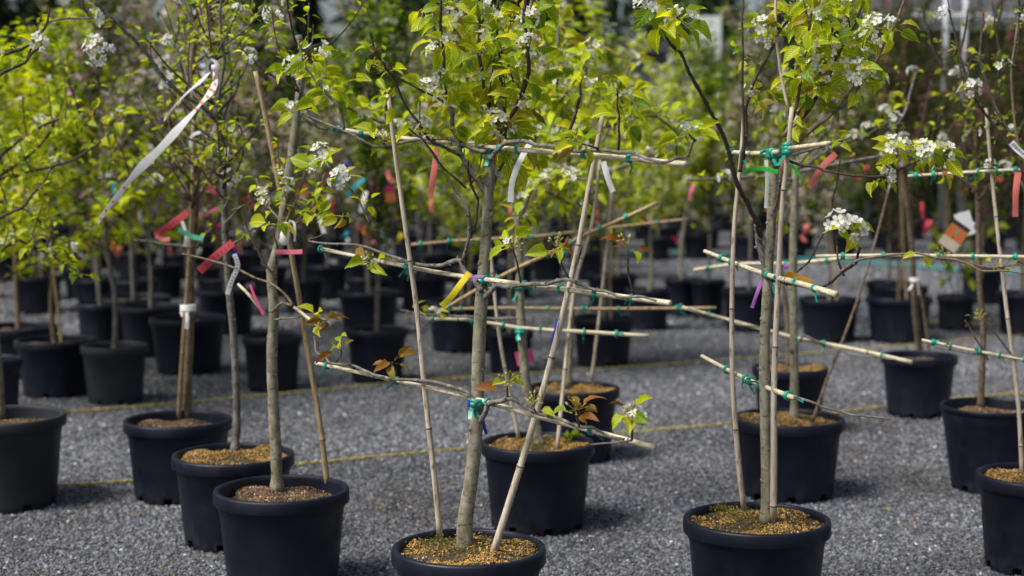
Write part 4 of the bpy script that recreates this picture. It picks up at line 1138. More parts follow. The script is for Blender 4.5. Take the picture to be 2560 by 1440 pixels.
def make_variant(H, trunk_top, nlat, lat_len, steep, lsize, lstep, ldrop, leafm, fl, flm, narrow=False, barkm='bark_brown', seed=0, r0=.017, fsz=.02):
    rr = random.Random(seed)
    mb = MB(); mt = MB()
    lean = Vector((rr.uniform(-.04, .04), rr.uniform(-.04, .04), 0))
    tp = [Vector((0, 0, .24)) ]
    k = 7
    for i in range(1, k + 1):
        t = i / k
        tp.append(Vector((lean.x * t * 2 + rr.uniform(-.02, .02), lean.y * t * 2 + rr.uniform(-.02, .02), .24 + (H - .24) * t)))
    P = catmull(tp, 4); n = len(P)
    tube(mt, P, [r0 * (1.25 if i == 0 else 1) * (1 - .72 * i / (n - 1)) * (1 + rr.uniform(-.07, .07)) for i in range(n)], 9, 0)
    nodes = []
    def along(P, t0, step):
        L = 0; nx = 0
        for i in range(1, len(P)):
            a, b = P[i - 1], P[i]; seg = (b - a).length; q = 0
            while L + seg - nx >= 0:
                if (i / len(P)) >= t0: nodes.append((a.lerp(b, min(1, max(0, (nx - L) / max(seg, 1e-6)))), (b - a).normalized()))
                nx += step * rr.uniform(.6, 1.4)
            L += seg
    for j in range(nlat):
        t = (j + rr.random()) / nlat
        z0 = trunk_top + (H - trunk_top) * t * .85
        i0 = min(n - 2, int((z0 - .24) / (H - .24) * (n - 1)))
        a = j * 2.4 + rr.uniform(-.5, .5)
        L = lat_len * (1.1 - .5 * t) * rr.uniform(.6, 1.2)
        out = Vector((math.cos(a), math.sin(a), 0))
        e = steep + rr.uniform(-.25, .25)
        p0 = P[i0]; pts = [p0]
        for q in range(1, 5):
            u = q / 4
            pts.append(p0 + out * (L * math.cos(e) * u ** .8) + Vector((0, 0, L * math.sin(e) * u ** 1.25)) + Vector((rr.uniform(-.03, .03), rr.uniform(-.03, .03), rr.uniform(-.02, .02))))
        Q = catmull(pts, 3)
        tube(mb, Q, [r0 * .42 * (1 - .7 * i / (len(Q) - 1)) for i in range(len(Q))], 5, 0)
        along(Q, .12, lstep)
        for s in range(3):
            i1 = rr.randint(2, len(Q) - 3)
            a2 = a + rr.uniform(-1.4, 1.4); l2 = L * rr.uniform(.25, .5); e2 = e + rr.uniform(-.2, .4)
            d2 = Vector((math.cos(a2) * math.cos(e2), math.sin(a2) * math.cos(e2), math.sin(e2)))
            S = [Q[i1], Q[i1] + d2 * l2 * .5 + Vector((0, 0, -.01)), Q[i1] + d2 * l2]
            tube(mb, S, [r0 * .22, r0 * .18, r0 * .1], 4, 0)
            along(catmull(S, 3), .0, lstep)
    pos, dr, sz, fp, fd = [], [], [], [], []
    for p, d in nodes:
        for q in range(rr.choice((2, 3, 4))):
            a = rr.uniform(0, 6.28)
            v = Vector((math.cos(a), math.sin(a), rr.uniform(-.5, .7) - ldrop)) + d * .5
            pos.append(p + v * .006); dr.append(v); sz.append(lsize * rr.uniform(.55, 1.2))
        if rr.random() < fl:
            for q in range(rr.randint(3, 7)):
                v = Vector((rr.gauss(0, 1), rr.gauss(0, 1), rr.gauss(.3, 1))).normalized()
                fp.append(p + v * rr.uniform(.01, .035)); fd.append(v)
    base, fs = ALN if narrow else AL
    fol = scatter('foliage', base, fs, np.array([tuple(p) for p in pos]), np.array([tuple(p) for p in dr]), np.array(sz), M[leafm])
    blo = None
    if fp:
        # flowers face along v: the flower's own z axis is its normal, so turn it sideways
        fdv = np.array([tuple(p) for p in fd]); 
        o = np.cross(fdv, nr.normal(0, 1, fdv.shape))
        blo = scatter('blossoms', AF[0], AF[1], np.array([tuple(p) for p in fp]), o, fsz * nr.uniform(.7, 1.1, len(fp)), M[flm])
    return dict(trunk=mt.mesh('trunk', M[barkm]), branches=mb.mesh('branches', M['twig' if barkm != 'bark_grey' else 'bark_grey']), foliage=fol, blossoms=blo)

for T in TREES:
    if T.ex:
        b0 = T.root.location
        part('foliage', scatter('foliage', AL[0], AL[1], np.array([tuple(q[0] - b0) for q in T.ex]), np.array([tuple(q[1]) for q in T.ex]), np.array([q[2] * .8 for q in T.ex]), M['leaf']), T.root, kind='stuff')
V = {}
V['apple'] = [make_variant(2.35 + .2 * i, .85, 24, .8, 1.1, .050, .040, .0, 'leaf_bg', .5, 'petal_pink', seed=i, fsz=.023, barkm='bark_grey') for i in range(4)]
V['pear'] = [make_variant(2.2 + .2 * i, .85, 20, .8, .85, .072, .045, .25, 'leaf', .5, 'petal', seed=20 + i, barkm='bark') for i in range(3)]
V['leafy'] = [make_variant(2.2, .75, 22, .85, .6, .07, .042, .4, 'leaf', .10, 'petal', seed=40 + i, barkm='bark_brown') for i in range(2)]
V['peach'] = [make_variant(2.6, .6, 24, .95, 1.2, .06, .042, .0, 'leaf_dark', .16, 'bud_pink', True, 'bark_brown', seed=60 + i, r0=.014, fsz=.013) for i in range(3)]
V['shoot'] = [make_variant(2.7, .8, 24, .9, 1.25, .052, .03, -.2, 'leaf_bg', .05, 'petal', seed=80 + i, barkm='bark_grey') for i in range(3)]

PS = [(.40, .33), (.44, .33), (.36, .30)]
def bg_tree(kind, vi, x, y, D, h, label, group, rot=None, scale=1.0, cane_=False, grey=False, detail=False, sx=1.0):
    root = empty('potted_tree', (x, y, 0), label, 'potted tree', group)
    put_pot(root, D, h, 'rolled', detail, 'grit_dark', rnd.uniform(0, 6.28), grey)
    v = V[kind][vi % len(V[kind])]
    rot = rnd.uniform(0, 6.28) if rot is None else rot
    for nm in ('trunk', 'branches', 'foliage', 'blossoms'):
        if v[nm] is None: continue
        o = part(nm, v[nm], root, kind='stuff' if nm in ('foliage', 'blossoms', 'branches') else None)
        o.rotation_euler.z = rot; o.scale = (sx, sx, scale)
        o.location = (0, 0, h - .33)
    if cane_:
        a = rnd.uniform(-.04, .04)
        cane(root, [Vector((x + .05, y - .04, h - .06)), Vector((x + .02 + a, y - .03, 1.0)), Vector((x + a, y - .02, 1.7))], .009, .006, 'bamboo_tan')
    return root
G2 = 'potted trees standing in rows behind the front ones'
def at_pot(cx, yc, W, h):
    c = ONZ(cx, yc, h)
    return c.x, c.y, max(.28, round(W * c.y / FPX, 2))
named = [
 (-22, 897, 150, .33, 'leafy', 'tree in small black pot cut by the left edge, behind the big grey pot', False, False),
 (138, 848, 200, .33, 'leafy', 'leafy tree in wide black pot on the left, pale cane beside its trunk', True, False),
 (286, 863, 166, .33, 'apple', 'tree in tapered charcoal pot, narrowest of the left pots, knobbly pale trunk', False, True),
 (45, 815, 205, .32, 'leafy', 'tree in black pot behind the leafy left tree, its mossy trunk near the left edge', False, False),
 (470, 793, 192, .36, 'apple', 'tree in deep black pot between the white banded trunk and the third left pot', False, False),
 (680, 840, 150, .33, 'apple', 'tree in black pot seen between the two front left trunks, tan bark mulch inside', False, False),
 (376, 765, 160, .35, 'apple', 'tree with crooked trunk in greyish black pot behind the deep black one on the left', False, False),
 (335, 742, 186, .35, 'apple', 'tree in wide rimmed black pot behind the tapered charcoal pot', False, False),
 (252, 758, 124, .34, 'shoot', 'tree in black pot left of the wide rimmed pot in the second left row', False, False),
 (565, 724, 150, .35, 'apple', 'tree in black pot behind the slim grey trunk of the left row', False, False),
 (942, 822, 157, .33, 'shoot', 'tree with mossy leaning trunk in black pot left of the front centre tree', False, False),
 (922, 728, 158, .34, 'apple', 'tree in black pot directly behind the mossy leaning trunk', False, False),
 (1155, 752, 180, .36, 'pear', 'tree in wide black pot behind the front centre trunk', True, False),
 (1275, 826, 120, .28, 'pear', 'tree in low black pot between the front centre trunk and its right cane', False, False),
 (1508, 792, 158, .33, 'pear', 'tree in black pot below the end of the middle cane', True, False),
 (1620, 722, 116, .33, 'pear', 'tree in black pot to the right of the middle cane end', False, False),
 (1530, 685, 130, .34, 'pear', 'tree in black pot behind the one below the middle cane', True, False),
 (1705, 695, 90, .33, 'pear', 'tree in small black pot left of the right hand trellis', False, False),
 (1770, 700, 90, .33, 'shoot', 'tree in small black pot touching the left cane of the right hand trellis', False, False),
 (1872, 722, 136, .34, 'apple', 'tree in black pot seen behind the front right trunk', False, False),
 (2074, 745, 154, .33, 'apple', 'tree with two tan canes in black pot right of the front right trunk', True, False),
 (2248, 742, 166, .34, 'peach', 'tree with two pale canes in wide black pot on the far right gravel', True, False),
 (2255, 716, 130, .34, 'peach', 'tree in black pot directly behind the wide pot with two pale canes', False, False),
]
for i, (cx, yc, W, h, kind, lab, cn, grey) in enumerate(named):
    x, y, D = at_pot(cx, yc, W, h)
    bg_tree(kind, i, x, y, D, h, lab, G2, cane_=cn, grey=grey, scale=.9 if cx > 560 and cx < 2200 else 1.0, detail=True)

# small leafy whip in the little pot on the right gravel
x, y, D = at_pot(2390, 738, 96, .28)
rt = empty('potted_sapling', (x, y, 0), 'small sapling with drooping green leaves in little grey pot on the right gravel', 'potted plant')
put_pot(rt, D, .28, 'rolled', True, 'grit_dark', 0, True)
mb = MB()
for a in (-.35, .1, .5):
    tube(mb, catmull([Vector((x, y, .22)), Vector((x + a * .25, y, .5)), Vector((x + a * .6, y + .05, .85))], 3), [.006] * 6 + [.003], 5)
mb.build('stem', M['twig'], rt)
for k in range(46):
    t = rnd.uniform(.25, 1.0); a = rnd.choice((-.35, .1, .5))
    put_leaf(rt, Vector((x + a * .6 * t, y, .22 + .63 * t)), rdir(-.9, .4), .10)

# the many rows behind: on a loose grid, skipping the open gravel lane on the right
rows = [(13.6, -5.6, .8), (15.2, -6.2, 1.6), (17.0, -6.8, 6.6), (18.6, -7.4, 7.2), (20.4, -8.0, 7.8), (22.4, -8.6, 8.6), (24.8, -9.4, 9.4), (27.5, -10.5, 10.5)]
cnt = 0
for j, (yy, xa, xb) in enumerate(rows):
    st = .58 + .02 * j
    x = xa + (j % 2) * .3
    while x < xb:
        px_ = 1280 + x / yy * FPX
        lane = yy < 19.5 and x > (.9 if yy > 16 else .4) and rnd.random() < 1.0
        if yy in (17.0, 18.6) and x > 1.2: lane = True
        if not lane and -150 < px_ < 2720:
            if px_ > 2150: kind = 'peach'
            elif px_ > 1150: kind = rnd.choice(('pear', 'apple', 'pear', 'shoot'))
            elif px_ < 420: kind = rnd.choice(('leafy', 'apple', 'shoot', 'leafy'))
            else: kind = rnd.choice(('apple', 'apple', 'shoot'))
            D, h = PS[cnt % 3]
            bg_tree(kind, cnt, x + rnd.uniform(-.12, .12), yy + rnd.uniform(-.25, .25), D, h,
                    {'apple': 'grey barked apple tree with pink blossom, far back in the crowded rows', 'pear': 'lime leaved pear tree with white blossom, far back in the crowded rows',
                     'leafy': 'leafy lime green tree in black pot, far back on the left of the crowded rows', 'peach': 'dark leaved tree with pink buds in black pot, far back on the right', 'shoot': 'tree of upright green shoots in black pot, far back in the crowded rows'}[kind],
                    {'apple': 'far apple trees in pots', 'pear': 'far pear trees in pots', 'leafy': 'far leafy trees in pots', 'peach': 'far pink budded trees in pots', 'shoot': 'far upright trees in pots'}[kind], scale=rnd.uniform(.78, .93) * (.82 if 330 < px_ < 460 or 630 < px_ < 900 else 1) if kind != 'peach' else rnd.uniform(.98, 1.12), cane_=rnd.random() < .25 and yy < 18)
            cnt += 1
        x += st * rnd.uniform(.85, 1.2)

# peach whips at 10 - 14 m on the right, filling the corner behind the trellis
for x, y, lab in ((3.2, 13.2, 'pink budded tree with bare reddish shoots at the far right, nearest of its kind'), (4.0, 12.2, 'pink budded tree cut by the right edge, behind the trellis canes'), (4.4, 14.6, 'pink budded tree at the far right behind the nearest ones')):
    bg_tree('peach', int(x * 3), x, y, .40, .33, lab, 'pink budded trees on the right', scale=1.1)

# =================================================================== far background: conifers, shed, posts, signs
def conifer(x, y, H, r, label, seed, mat='needle'):
    rr = random.Random(seed)
    root = empty('conifer_tree', (x, y, 0), label, 'tree', 'dark trees beyond the nursery')
    mb = MB(); tube(mb, [Vector((x, y, 0)), Vector((x, y, H * .5)), Vector((x, y, H))], [.22, .14, .03], 8)
    mb.build('trunk', M['bark_brown'], root)
    pos, dr, sz = [], [], []
    for k in range(5200):
        t = rr.random() ** .8
        z = .1 * H + .9 * H * t
        a = rr.uniform(0, 6.28)
        lob = .75 + .25 * math.sin(a * 5 + z * 2.3) + .12 * math.sin(z * 5)
        rad = r * (1 - t) ** .75 * lob * rr.uniform(.35, 1) + .1
        pos.append((rad * math.cos(a), rad * math.sin(a), z - rad * .22))
        dr.append((math.cos(a), math.sin(a), rr.uniform(-.5, .2))); sz.append(rr.uniform(.25, .5))
    me = scatter('crown', ALN[0], ALN[1], np.array(pos), np.array(dr), np.array(sz), M[mat])
    part('crown', me, root, kind='stuff')
cons = [(-14.0, 38, 8.5, 2.6), (-12.6, 39, 9, 2.2), (-11.2, 41, 9.5, 2.2), (-7.0, 40, 9, 1.7), (-3.2, 42, 9.5, 2.0), (-1.0, 39, 9, 2.2), (1.0, 43, 10, 2.4), (5.2, 44, 9, 2.4), (8.4, 45, 9, 2.6), (3.2, 50, 12, 3), (-16.5, 46, 12, 3), (-5.1, 36, 7.2, 1.3), (12.0, 52, 12, 3.4), (16.0, 50, 12, 3.4)]
for i, (x, y, H, r) in enumerate(cons):
    conifer(x, y, H, r, 'dark conifer tree rising behind the rows of potted trees, tip out of the picture', 100 + i)

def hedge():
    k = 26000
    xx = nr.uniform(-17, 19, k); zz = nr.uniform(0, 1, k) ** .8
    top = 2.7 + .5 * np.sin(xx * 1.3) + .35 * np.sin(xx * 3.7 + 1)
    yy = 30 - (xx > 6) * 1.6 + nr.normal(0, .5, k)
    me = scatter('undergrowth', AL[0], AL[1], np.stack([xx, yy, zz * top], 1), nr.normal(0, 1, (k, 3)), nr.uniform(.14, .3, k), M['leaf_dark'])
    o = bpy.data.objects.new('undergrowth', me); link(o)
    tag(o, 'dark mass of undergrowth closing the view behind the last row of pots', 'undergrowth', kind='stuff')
hedge()
def shed():
    x0, x1, y = 7.2, 15.5, 31
    root = empty('storage_shed', (11.3, y, 0), 'long grey shed with low pitched metal roof behind the trees at the top right', 'shed')
    m1 = plain('grey_cladding', (0.045, 0.047, 0.05), .7); m2 = plain('grey_metal_roof', (0.07, 0.07, 0.078), .8); dk = plain('opening_shade', (0.02, 0.02, 0.02), .9)
    mb = MB(); box(mb, (x0, y, 0), (x1, y + 6, 3.75)); mb.build('wall', m1, root, smooth=False)
    for k in range(8):
        xx = x0 + .3 + k * 1.02
        mb = MB(); box(mb, (xx, y - .04, 0.3), (xx + .86, y - .003, 2.35)); mb.build('shed_bay_panel', dk if k % 3 else m1, root, smooth=False)  # dark panels paint the shade of open bays, the others are closed
    for k in range(17):
        xx = x0 - .3 + k * .52
        mb = MB()
        mb.add([(xx, y - .6, 3.85), (xx + .5, y - .6, 3.85), (xx + .5, y + 3.2, 5.6), (xx, y + 3.2, 5.6), (xx, y - .6, 3.78), (xx + .5, y - .6, 3.78), (xx + .5, y + 3.2, 5.53), (xx, y + 3.2, 5.53)],
               [(0, 1, 2, 3), (7, 6, 5, 4), (0, 4, 5, 1), (1, 5, 6, 2), (2, 6, 7, 3), (3, 7, 4, 0)])
        mb.build('roof_sheet', m2, root, smooth=False)
shed()
steel = plain('galvanised_steel', (0.45, 0.47, 0.5), .4)
def frame():
    root = empty('steel_frame', (7.4, 26, 0), 'open frame of galvanised steel posts standing in front of the grey shed', 'frame')
    for px_ in (2364, 2412):
        p = AT(px_, 100, 26)
        mb = MB(); tube(mb, [Vector((p.x, 26, 0)), Vector((p.x, 26, 4.4))], [.045, .045], 10); mb.build('post', steel, root)
    for z in (3.62, 4.2):
        mb = MB(); tube(mb, [Vector((6.6, 26, z)), Vector((9.5, 26, z))], [.03, .03], 8); mb.build('rail', steel, root)
frame()
def pole():
    p = AT(1402, 60, 30)
    root = empty('lamp_pole', (p.x, 30, 0), 'thick black pole with a red sign plate rising behind the middle of the rows', 'pole')
    mb = MB(); tube(mb, [Vector((p.x, 30, 0)), Vector((p.x, 30, 6.5))], [.11, .10], 12); mb.build('shaft', plain('black_paint', (.012, .012, .014), .5), root)
    mb = MB(); tube(mb, [Vector((p.x, 30, 0)), Vector((p.x, 30, .12))], [.18, .16], 12); mb.build('base_plate', M['ink'], root)
    mb = MB(); box(mb, (p.x - .38, 29.85, 3.55), (p.x + .1, 29.885, 3.75)); mb.build('sign_plate', M['red'], root, smooth=False)
pole()
def sheds2():
    root = empty('greenhouse', (-6.4, 33, 0), 'pale greenhouse roof glimpsed through the trees at the top left', 'greenhouse')
    w = plain('white_panel', (.62, .66, .72), .5)
    mb = MB(); box(mb, (-8.2, 33, 0), (-6.2, 36, 2.75)); mb.build('wall', w, root, smooth=False)
    mb = MB(); mb.add([(-8.3, 32.8, 2.76), (-6.1, 32.8, 2.76), (-6.1, 34.5, 3.5), (-8.3, 34.5, 3.5), (-8.3, 36.2, 2.76), (-6.1, 36.2, 2.76)], [(0, 1, 2, 3), (3, 2, 5, 4), (0, 3, 4), (1, 5, 2)]); mb.build('roof', w, root, smooth=False)
    for k in range(5):
        mb = MB(); box(mb, (-8.1 + k * .4, 32.95, 1.2), (-7.78 + k * .4, 32.985, 2.5)); mb.build('window', M['ink'], root, smooth=False)
sheds2()
def signs():
    for k, (px_, py, w, hh, lab) in enumerate([(1768, 82, .42, .5, 'upper white sign board on a stake behind the trees right of centre'), (1772, 142, .36, .3, 'lower white sign board on a stake, beneath the larger board right of centre')]):
        p = AT(px_, py, 24 + k * .3)
        root = empty('sign_board', (p.x, p.y, 0), lab, 'sign', 'white sign boards behind the trees')
        mb = MB(); box(mb, (p.x - w / 2, p.y - .01, p.z - hh / 2), (p.x + w / 2, p.y + .01, p.z + hh / 2)); mb.build('board', M['white'], root, smooth=False)
        mb = MB(); box(mb, (p.x - .025, p.y + .012, 0), (p.x + .025, p.y + .05, p.z + hh / 2)); mb.build('stake', M['bamboo_tan'], root, smooth=False)
    p = AT(1625, 60, 36)
    root = empty('storage_building', (p.x, 36, 0), 'low pale grey building behind the black pole at the top', 'building')
    mb = MB(); box(mb, (p.x - 1.6, 36, 0), (p.x + 2.4, 40, 3.6)); mb.build('wall', plain('pale_wall', (.16, .165, .18), .7), root, smooth=False)
    mb = MB(); box(mb, (p.x - 1.9, 35.7, 3.6), (p.x + 2.7, 40.3, 3.85)); mb.build('roof', plain('dark_roof', (.06, .06, .065), .6), root, smooth=False)
    for k in range(4):
        mb = MB(); box(mb, (p.x - 1.2 + k * .9, 35.96, 1.3), (p.x - .7 + k * .9, 35.995, 2.4)); mb.build('window', M['ink'], root, smooth=False)
signs()

# =================================================================== strings and hose on the gravel
def cord(name, pts, r, mat, label, cat, z=.012, twist=False):
    P = catmull([ONZ(px_, py, z) for px_, py in pts], 10)
    P = [p + Vector((0, .012 * noise.noise(p * 3), 0)) for p in P]
    for p in P: p.z = r + .009 + .004 * noise.noise(p * 5)
    mb = MB()
    if twist:
        D_ = []
        for s in (0, math.pi):
            fine = []
            for a, b in zip(P, P[1:]):
                k = max(1, int((b - a).length / .012))
                for q in range(k): fine.append(a.lerp(b, q / k))
            out = []
            for i, p in enumerate(fine):
                ph = i * .8 + s
                out.append(p + Vector((0, math.cos(ph) * r * .6, math.sin(ph) * r * .6)))
            tube(mb, out, [r * .62] * len(out), 5, 0)
    else: tube(mb, P, [r] * len(P), 8, 0)
    o = mb.build(name, mat)
    tag(o, label, cat)
cy = plain('yellow_cord', (.52, .42, .08), .6, 30, .4)
cord('rope', [(-60, 1236), (140, 1216), (330, 1202), (740, 1160), (1170, 1120), (1500, 1086), (1850, 1058), (2070, 1034), (2350, 1000), (2650, 975)], .005, cy, 'nearest yellow cord stretched over the gravel, passing behind the second centre pot', 'cord', twist=True)
cord('rope', [(-60, 1045), (160, 1030), (440, 1008), (760, 978), (1000, 956), (1300, 935), (1600, 915), (1900, 893), (2200, 868), (2650, 830)], .005, cy, 'second yellow cord across the gravel, passing in front of the left tapered pot', 'cord', twist=True)
cord('rope', [(2300, 800), (2440, 808), (2560, 820), (2700, 835)], .004, cy, 'short far yellow cord on the gravel at the right edge', 'cord', twist=True)
cord('hose', [(1380, 606), (1440, 640), (1600, 634), (1780, 640), (1980, 650), (2200, 662), (2400, 678), (2650, 690)], .022, plain('teal_hose', (.03, .22, .22), .5), 'teal hose lying across the far gravel', 'hose')

# =================================================================== tags and ribbons
def strip(name, pts, w, mat, label, d, cat='ribbon', group=None, wl=None, twist=0.0, dots=False, thick=.0004, tie_r=None, print_=False):
    P0 = [AT(a[0], a[1], d + (a[2] if len(a) > 2 else 0)) for a in pts]
    P = catmull(P0, 9 if len(P0) > 2 else 9)
    n = len(P)
    root = empty(name, P[0], label, cat, group)
    mb = MB()
    px2m = d / FPX
    row = []
    C_ = 8 if dots else 4
    for i, p in enumerate(P):
        t = i / (n - 1)
        tg = (P[min(n - 1, i + 1)] - P[max(0, i - 1)]).normalized()
        view = Vector((0, -1, 0))
        s = tg.cross(view).normalized()
        q = Quaternion(tg, twist * math.sin(t * 5.2 + .6))
        s = q @ s
        f = t * (len(wl) - 1) if wl else 0
        ww = (wl[int(min(len(wl) - 2, f))] * (1 - (f - int(min(len(wl) - 2, f)))) + wl[int(min(len(wl) - 2, f)) + 1] * (f - int(min(len(wl) - 2, f)))) if wl else w
        nn = tg.cross(s) * thick
        for k in range(C_ + 1):
            u = (k / C_ - .5)
            c = p + s * (ww * px2m * u) + nn * (4 * (u * u))
            mb.v.append(tuple(c)); 
        row.append((s, nn))
    for i in range(n - 1):
        for k in range(C_):
            a = i * (C_ + 1) + k
            mb.f.append((a, a + 1, a + C_ + 2, a + C_ + 1)); mb.m.append(0)
    o = mb.build('strip', [M[mat]], root, smooth=False)
    sol = o.modifiers.new('thickness', 'SOLIDIFY'); sol.thickness = thick
    if print_ or dots:
        for i in range(2, n - 2, 3 if dots else 1):
            s, nn = row[i]
            tg = (P[i + 1] - P[i - 1]).normalized(); nv = tg.cross(s).normalized()
            if nv.y > 0: nv = -nv
            mb = MB()
            if dots and i / n < .30 or dots and i % 6 == 2 and i / n > .62:
                for u in ((-.28, .25) if (i // 3) % 2 else (0,)):
                    f = i / (n - 1) * (len(wl) - 1); a_ = int(min(len(wl) - 2, f)); ww = wl[a_] + (wl[a_ + 1] - wl[a_]) * (f - a_)
                    c = P[i] + s * (u * ww * px2m) + nv * .0022
                    r = .0052
                    mb.add([c + (s * math.cos(q * math.pi / 4) + tg * math.sin(q * math.pi / 4)) * r for q in range(8)], [tuple(range(8))])
                mb.build('dot', M['dot'], root)
            elif not dots and i % 2 == 0 and i < n - 4:
                c = P[i] + nv * .0016
                mb.add([c - s * w * px2m * .22, c + s * w * px2m * .18, c + s * w * px2m * .18 + tg * .003, c - s * w * px2m * .22 + tg * .003], [(0, 1, 2, 3)])
                mb.build('print', M['ink'], root)
    if tie_r:
        mb = MB()
        c = P[0]
        tube(mb, [c + Vector((0, 0, -.008)), c + Vector((0, 0, -.007)), c + Vector((0, 0, .007)), c + Vector((0, 0, .008))], [tie_r * .9, tie_r, tie_r, tie_r * .9], 10, 0, cap=False)
        mb.build('knot', M[mat], root)
    return root
dc, d1, d2, d3 = C.d, L1.d, L2.d, L3.d
strip('ribbon', [(537, 168), (535, 215, -.02), (500, 262, -.03), (455, 312, -.04), (400, 372, -.04), (340, 432, -.05), (290, 495, -.05), (262, 530, -.06), (246, 560, -.06)], 30, 'white', 'long white ribbon with orange polka dots trailing from a branch at the upper left', d2 - .2, wl=[8, 15, 19, 6, 13, 22, 18, 23, 12, 14, 9, 11, 3], twist=.35, dots=True, tie_r=.012)
strip('ribbon', [(525, 180), (500, 205, -.02), (468, 232, -.03), (440, 262, -.04), (418, 290, -.04), (410, 302, -.05)], 12, 'white', 'short narrow tail of white ribbon beside the long polka dot one', d2 - .2, wl=[5, 9, 5, 5, 6, 3], twist=.3)
GT = 'plastic tags on the left trees'
tags = [
 ([(470, 530), (430, 560), (388, 590)], 22, 'red', 'red plastic tag slanting from the white banded trunk, folded at its lower end', d3 - .15, True),
 ([(388, 590), (405, 598), (425, 598)], 14, 'salmon', 'small salmon plastic tag end below the slanting red tag', d3 - .16, False),
 ([(446, 574), (478, 590), (508, 598)], 15, 'mint', 'mint green plastic tag crossing the white banded trunk', d3 - .2, False),
 ([(500, 542), (520, 532), (545, 521)], 12, 'pink', 'narrow pink plastic tag between the two left trunks', d3, False),
 ([(582, 606), (540, 640), (498, 678)], 25, 'red', 'wide red plastic tag slanting down left across the slim grey trunk', d2 - .15, True),
 ([(586, 635), (594, 665), (580, 700), (568, 736)], 15, 'white', 'curled white plastic tag hanging beside the wide red tag', d2 - .12, True),
 ([(690, 630), (722, 630), (756, 629)], 15, 'pink', 'pink plastic tag level under the white bandage wrap', d1 - .12, False),
 ([(722, 552), (736, 560), (737, 604)], 8, 'white', 'white strip end hanging from the bandage wrap', d1 - .1, False),
 ([(625, 712), (640, 750), (658, 786)], 8, 'hotpink', 'hot pink tape along the short pale cane on the front left tree', d1 - .07, False),
 ([(466, 780), (468, 800), (466, 822)], 12, 'white', 'white tape end hanging under the white band on the trunk', d3 - .1, False),
 ([(455, 553), (466, 590), (462, 616)], 12, 'white', 'pale strip behind the mint green tag', d3 - .1, False),
 ([(505, 328), (480, 340), (476, 366)], 10, 'white', 'white zigzag strip on the upper left trunk', d3 - .1, False),
 ([(1174, 682), (1150, 712), (1128, 742), (1104, 766)], 20, 'yellow', 'yellow strip hanging from the front centre trunk', dc - .04, False),
 ([(1092, 372), (1086, 420), (1080, 460), (1076, 488)], 19, 'salmon', 'salmon strip hanging from the top cane left of the centre trunk', dc + .1, False),
 ([(1330, 352), (1312, 380), (1292, 420), (1280, 460), (1276, 505)], 18, 'white', 'white strip curving down from the top cane right of the centre trunk', dc - .06, False),
 ([(1508, 404), (1518, 440), (1532, 480)], 18, 'white', 'straight white tag below the top cane near its right end', dc + .6, False),
 ([(1172, 1000), (1172, 1018)], 9, 'blue', 'small blue tape end on the lower trunk tie', dc - .03, False),
 ([(1205, 1020), (1208, 1055), (1216, 1086)], 10, 'blue', 'long blue tape strip hanging behind the lower front centre trunk', dc + .04, False),
 ([(1208, 690), (1180, 694), (1172, 700)], 9, 'violet', 'violet tape beside the yellow strip', dc - .05, False),
 ([(1395, 798), (1388, 830), (1380, 860)], 12, 'blue', 'blue tape on the cane crossing of the second centre tree', C2.d - .05, False),
 ([(1860, 434), (1880, 424), (1910, 422), (1945, 430)], 14, 'green', 'bright green tape arching left of the top of the front right trunk', RT.d - .1, False),
 ([(1975, 410), (1990, 425), (2000, 442)], 10, 'green', 'small bright green tape end right of the top of the front right trunk', RT.d, False),
 ([(1962, 395), (1955, 450), (1949, 525)], 12, 'salmon', 'salmon strip running down along the front right cane', RT.d + .02, False),
 ([(2090, 384), (2060, 412), (2040, 440), (2022, 470)], 19, 'salmon', 'salmon strip slanting down left beyond the green tape bows', RT.d + .3, False),
 ([(1904, 702), (1892, 735), (1880, 770)], 11, 'violet', 'violet strip hanging below the middle cane of the front right tree', RT.d - .08, False),
 ([(1970, 660), (1962, 672)], 14, 'violet', 'small violet tape end above the amber tag', RT.d + .2, False),
 ([(1962, 684), (1990, 690), (2030, 706)], 17, 'amber', 'amber tag lying on the middle cane of the front right tree', RT.d - .1, False),
 ([(1915, 400), (1918, 450), (1915, 520)], 12, 'white', 'white strip behind the top of the front right trunk', RT.d + .1, False),
 ([(2545, 430), (2540, 480), (2538, 542)], 20, 'salmon', 'salmon strip hanging at the right edge of the picture', P10.d - .1, False),
 ([(2528, 356), (2545, 374), (2566, 392)], 20, 'white', 'white printed tag at the right edge above the salmon strip', P10.d - .2, True),
 ([(2296, 702), (2300, 738)], 9, 'white', 'white tape end hanging from the brown trunk on the right gravel', 9.4, False),
 ([(282, 456), (287, 482), (290, 510)], 13, 'cyan', 'cyan tag by the orange card on the left', 8.2, False),
 ([(630, 474), (648, 466), (668, 454)], 12, 'cyan', 'cyan tag between the left trunks, above the red ones', 9.5, False),
 ([(868, 490), (888, 466), (912, 446)], 14, 'cyan', 'cyan tag slanting up right, left of the top cane', 9.0, False),
 ([(915, 478), (908, 505), (902, 530)], 14, 'white', 'white tag hanging beside the cyan one left of centre', 9.0, False),
 ([(798, 540), (804, 560), (810, 584)], 14, 'white', 'white tag hanging right of the bandage wrap', 7.6, False),
 ([(1078, 496), (1078, 530)], 12, 'salmon', 'small salmon tag below the long salmon strip', 9.0, False),
 ([(1733, 460), (1728, 480), (1724, 500)], 12, 'pink', 'small pink tag left of the front right trunk', 9.0, False),
 ([(1492, 505), (1494, 560), (1490, 590)], 10, 'salmon', 'thin salmon strip far behind the right cane of the centre tree', 11.0, False),
]
for pts, w, mt, lab, d, pr in tags:
    strip('plant_tag' if pr else 'marker_tape', pts, w * .8, mt, lab, d, 'tag' if pr else 'tape', twist=.25, print_=pr)

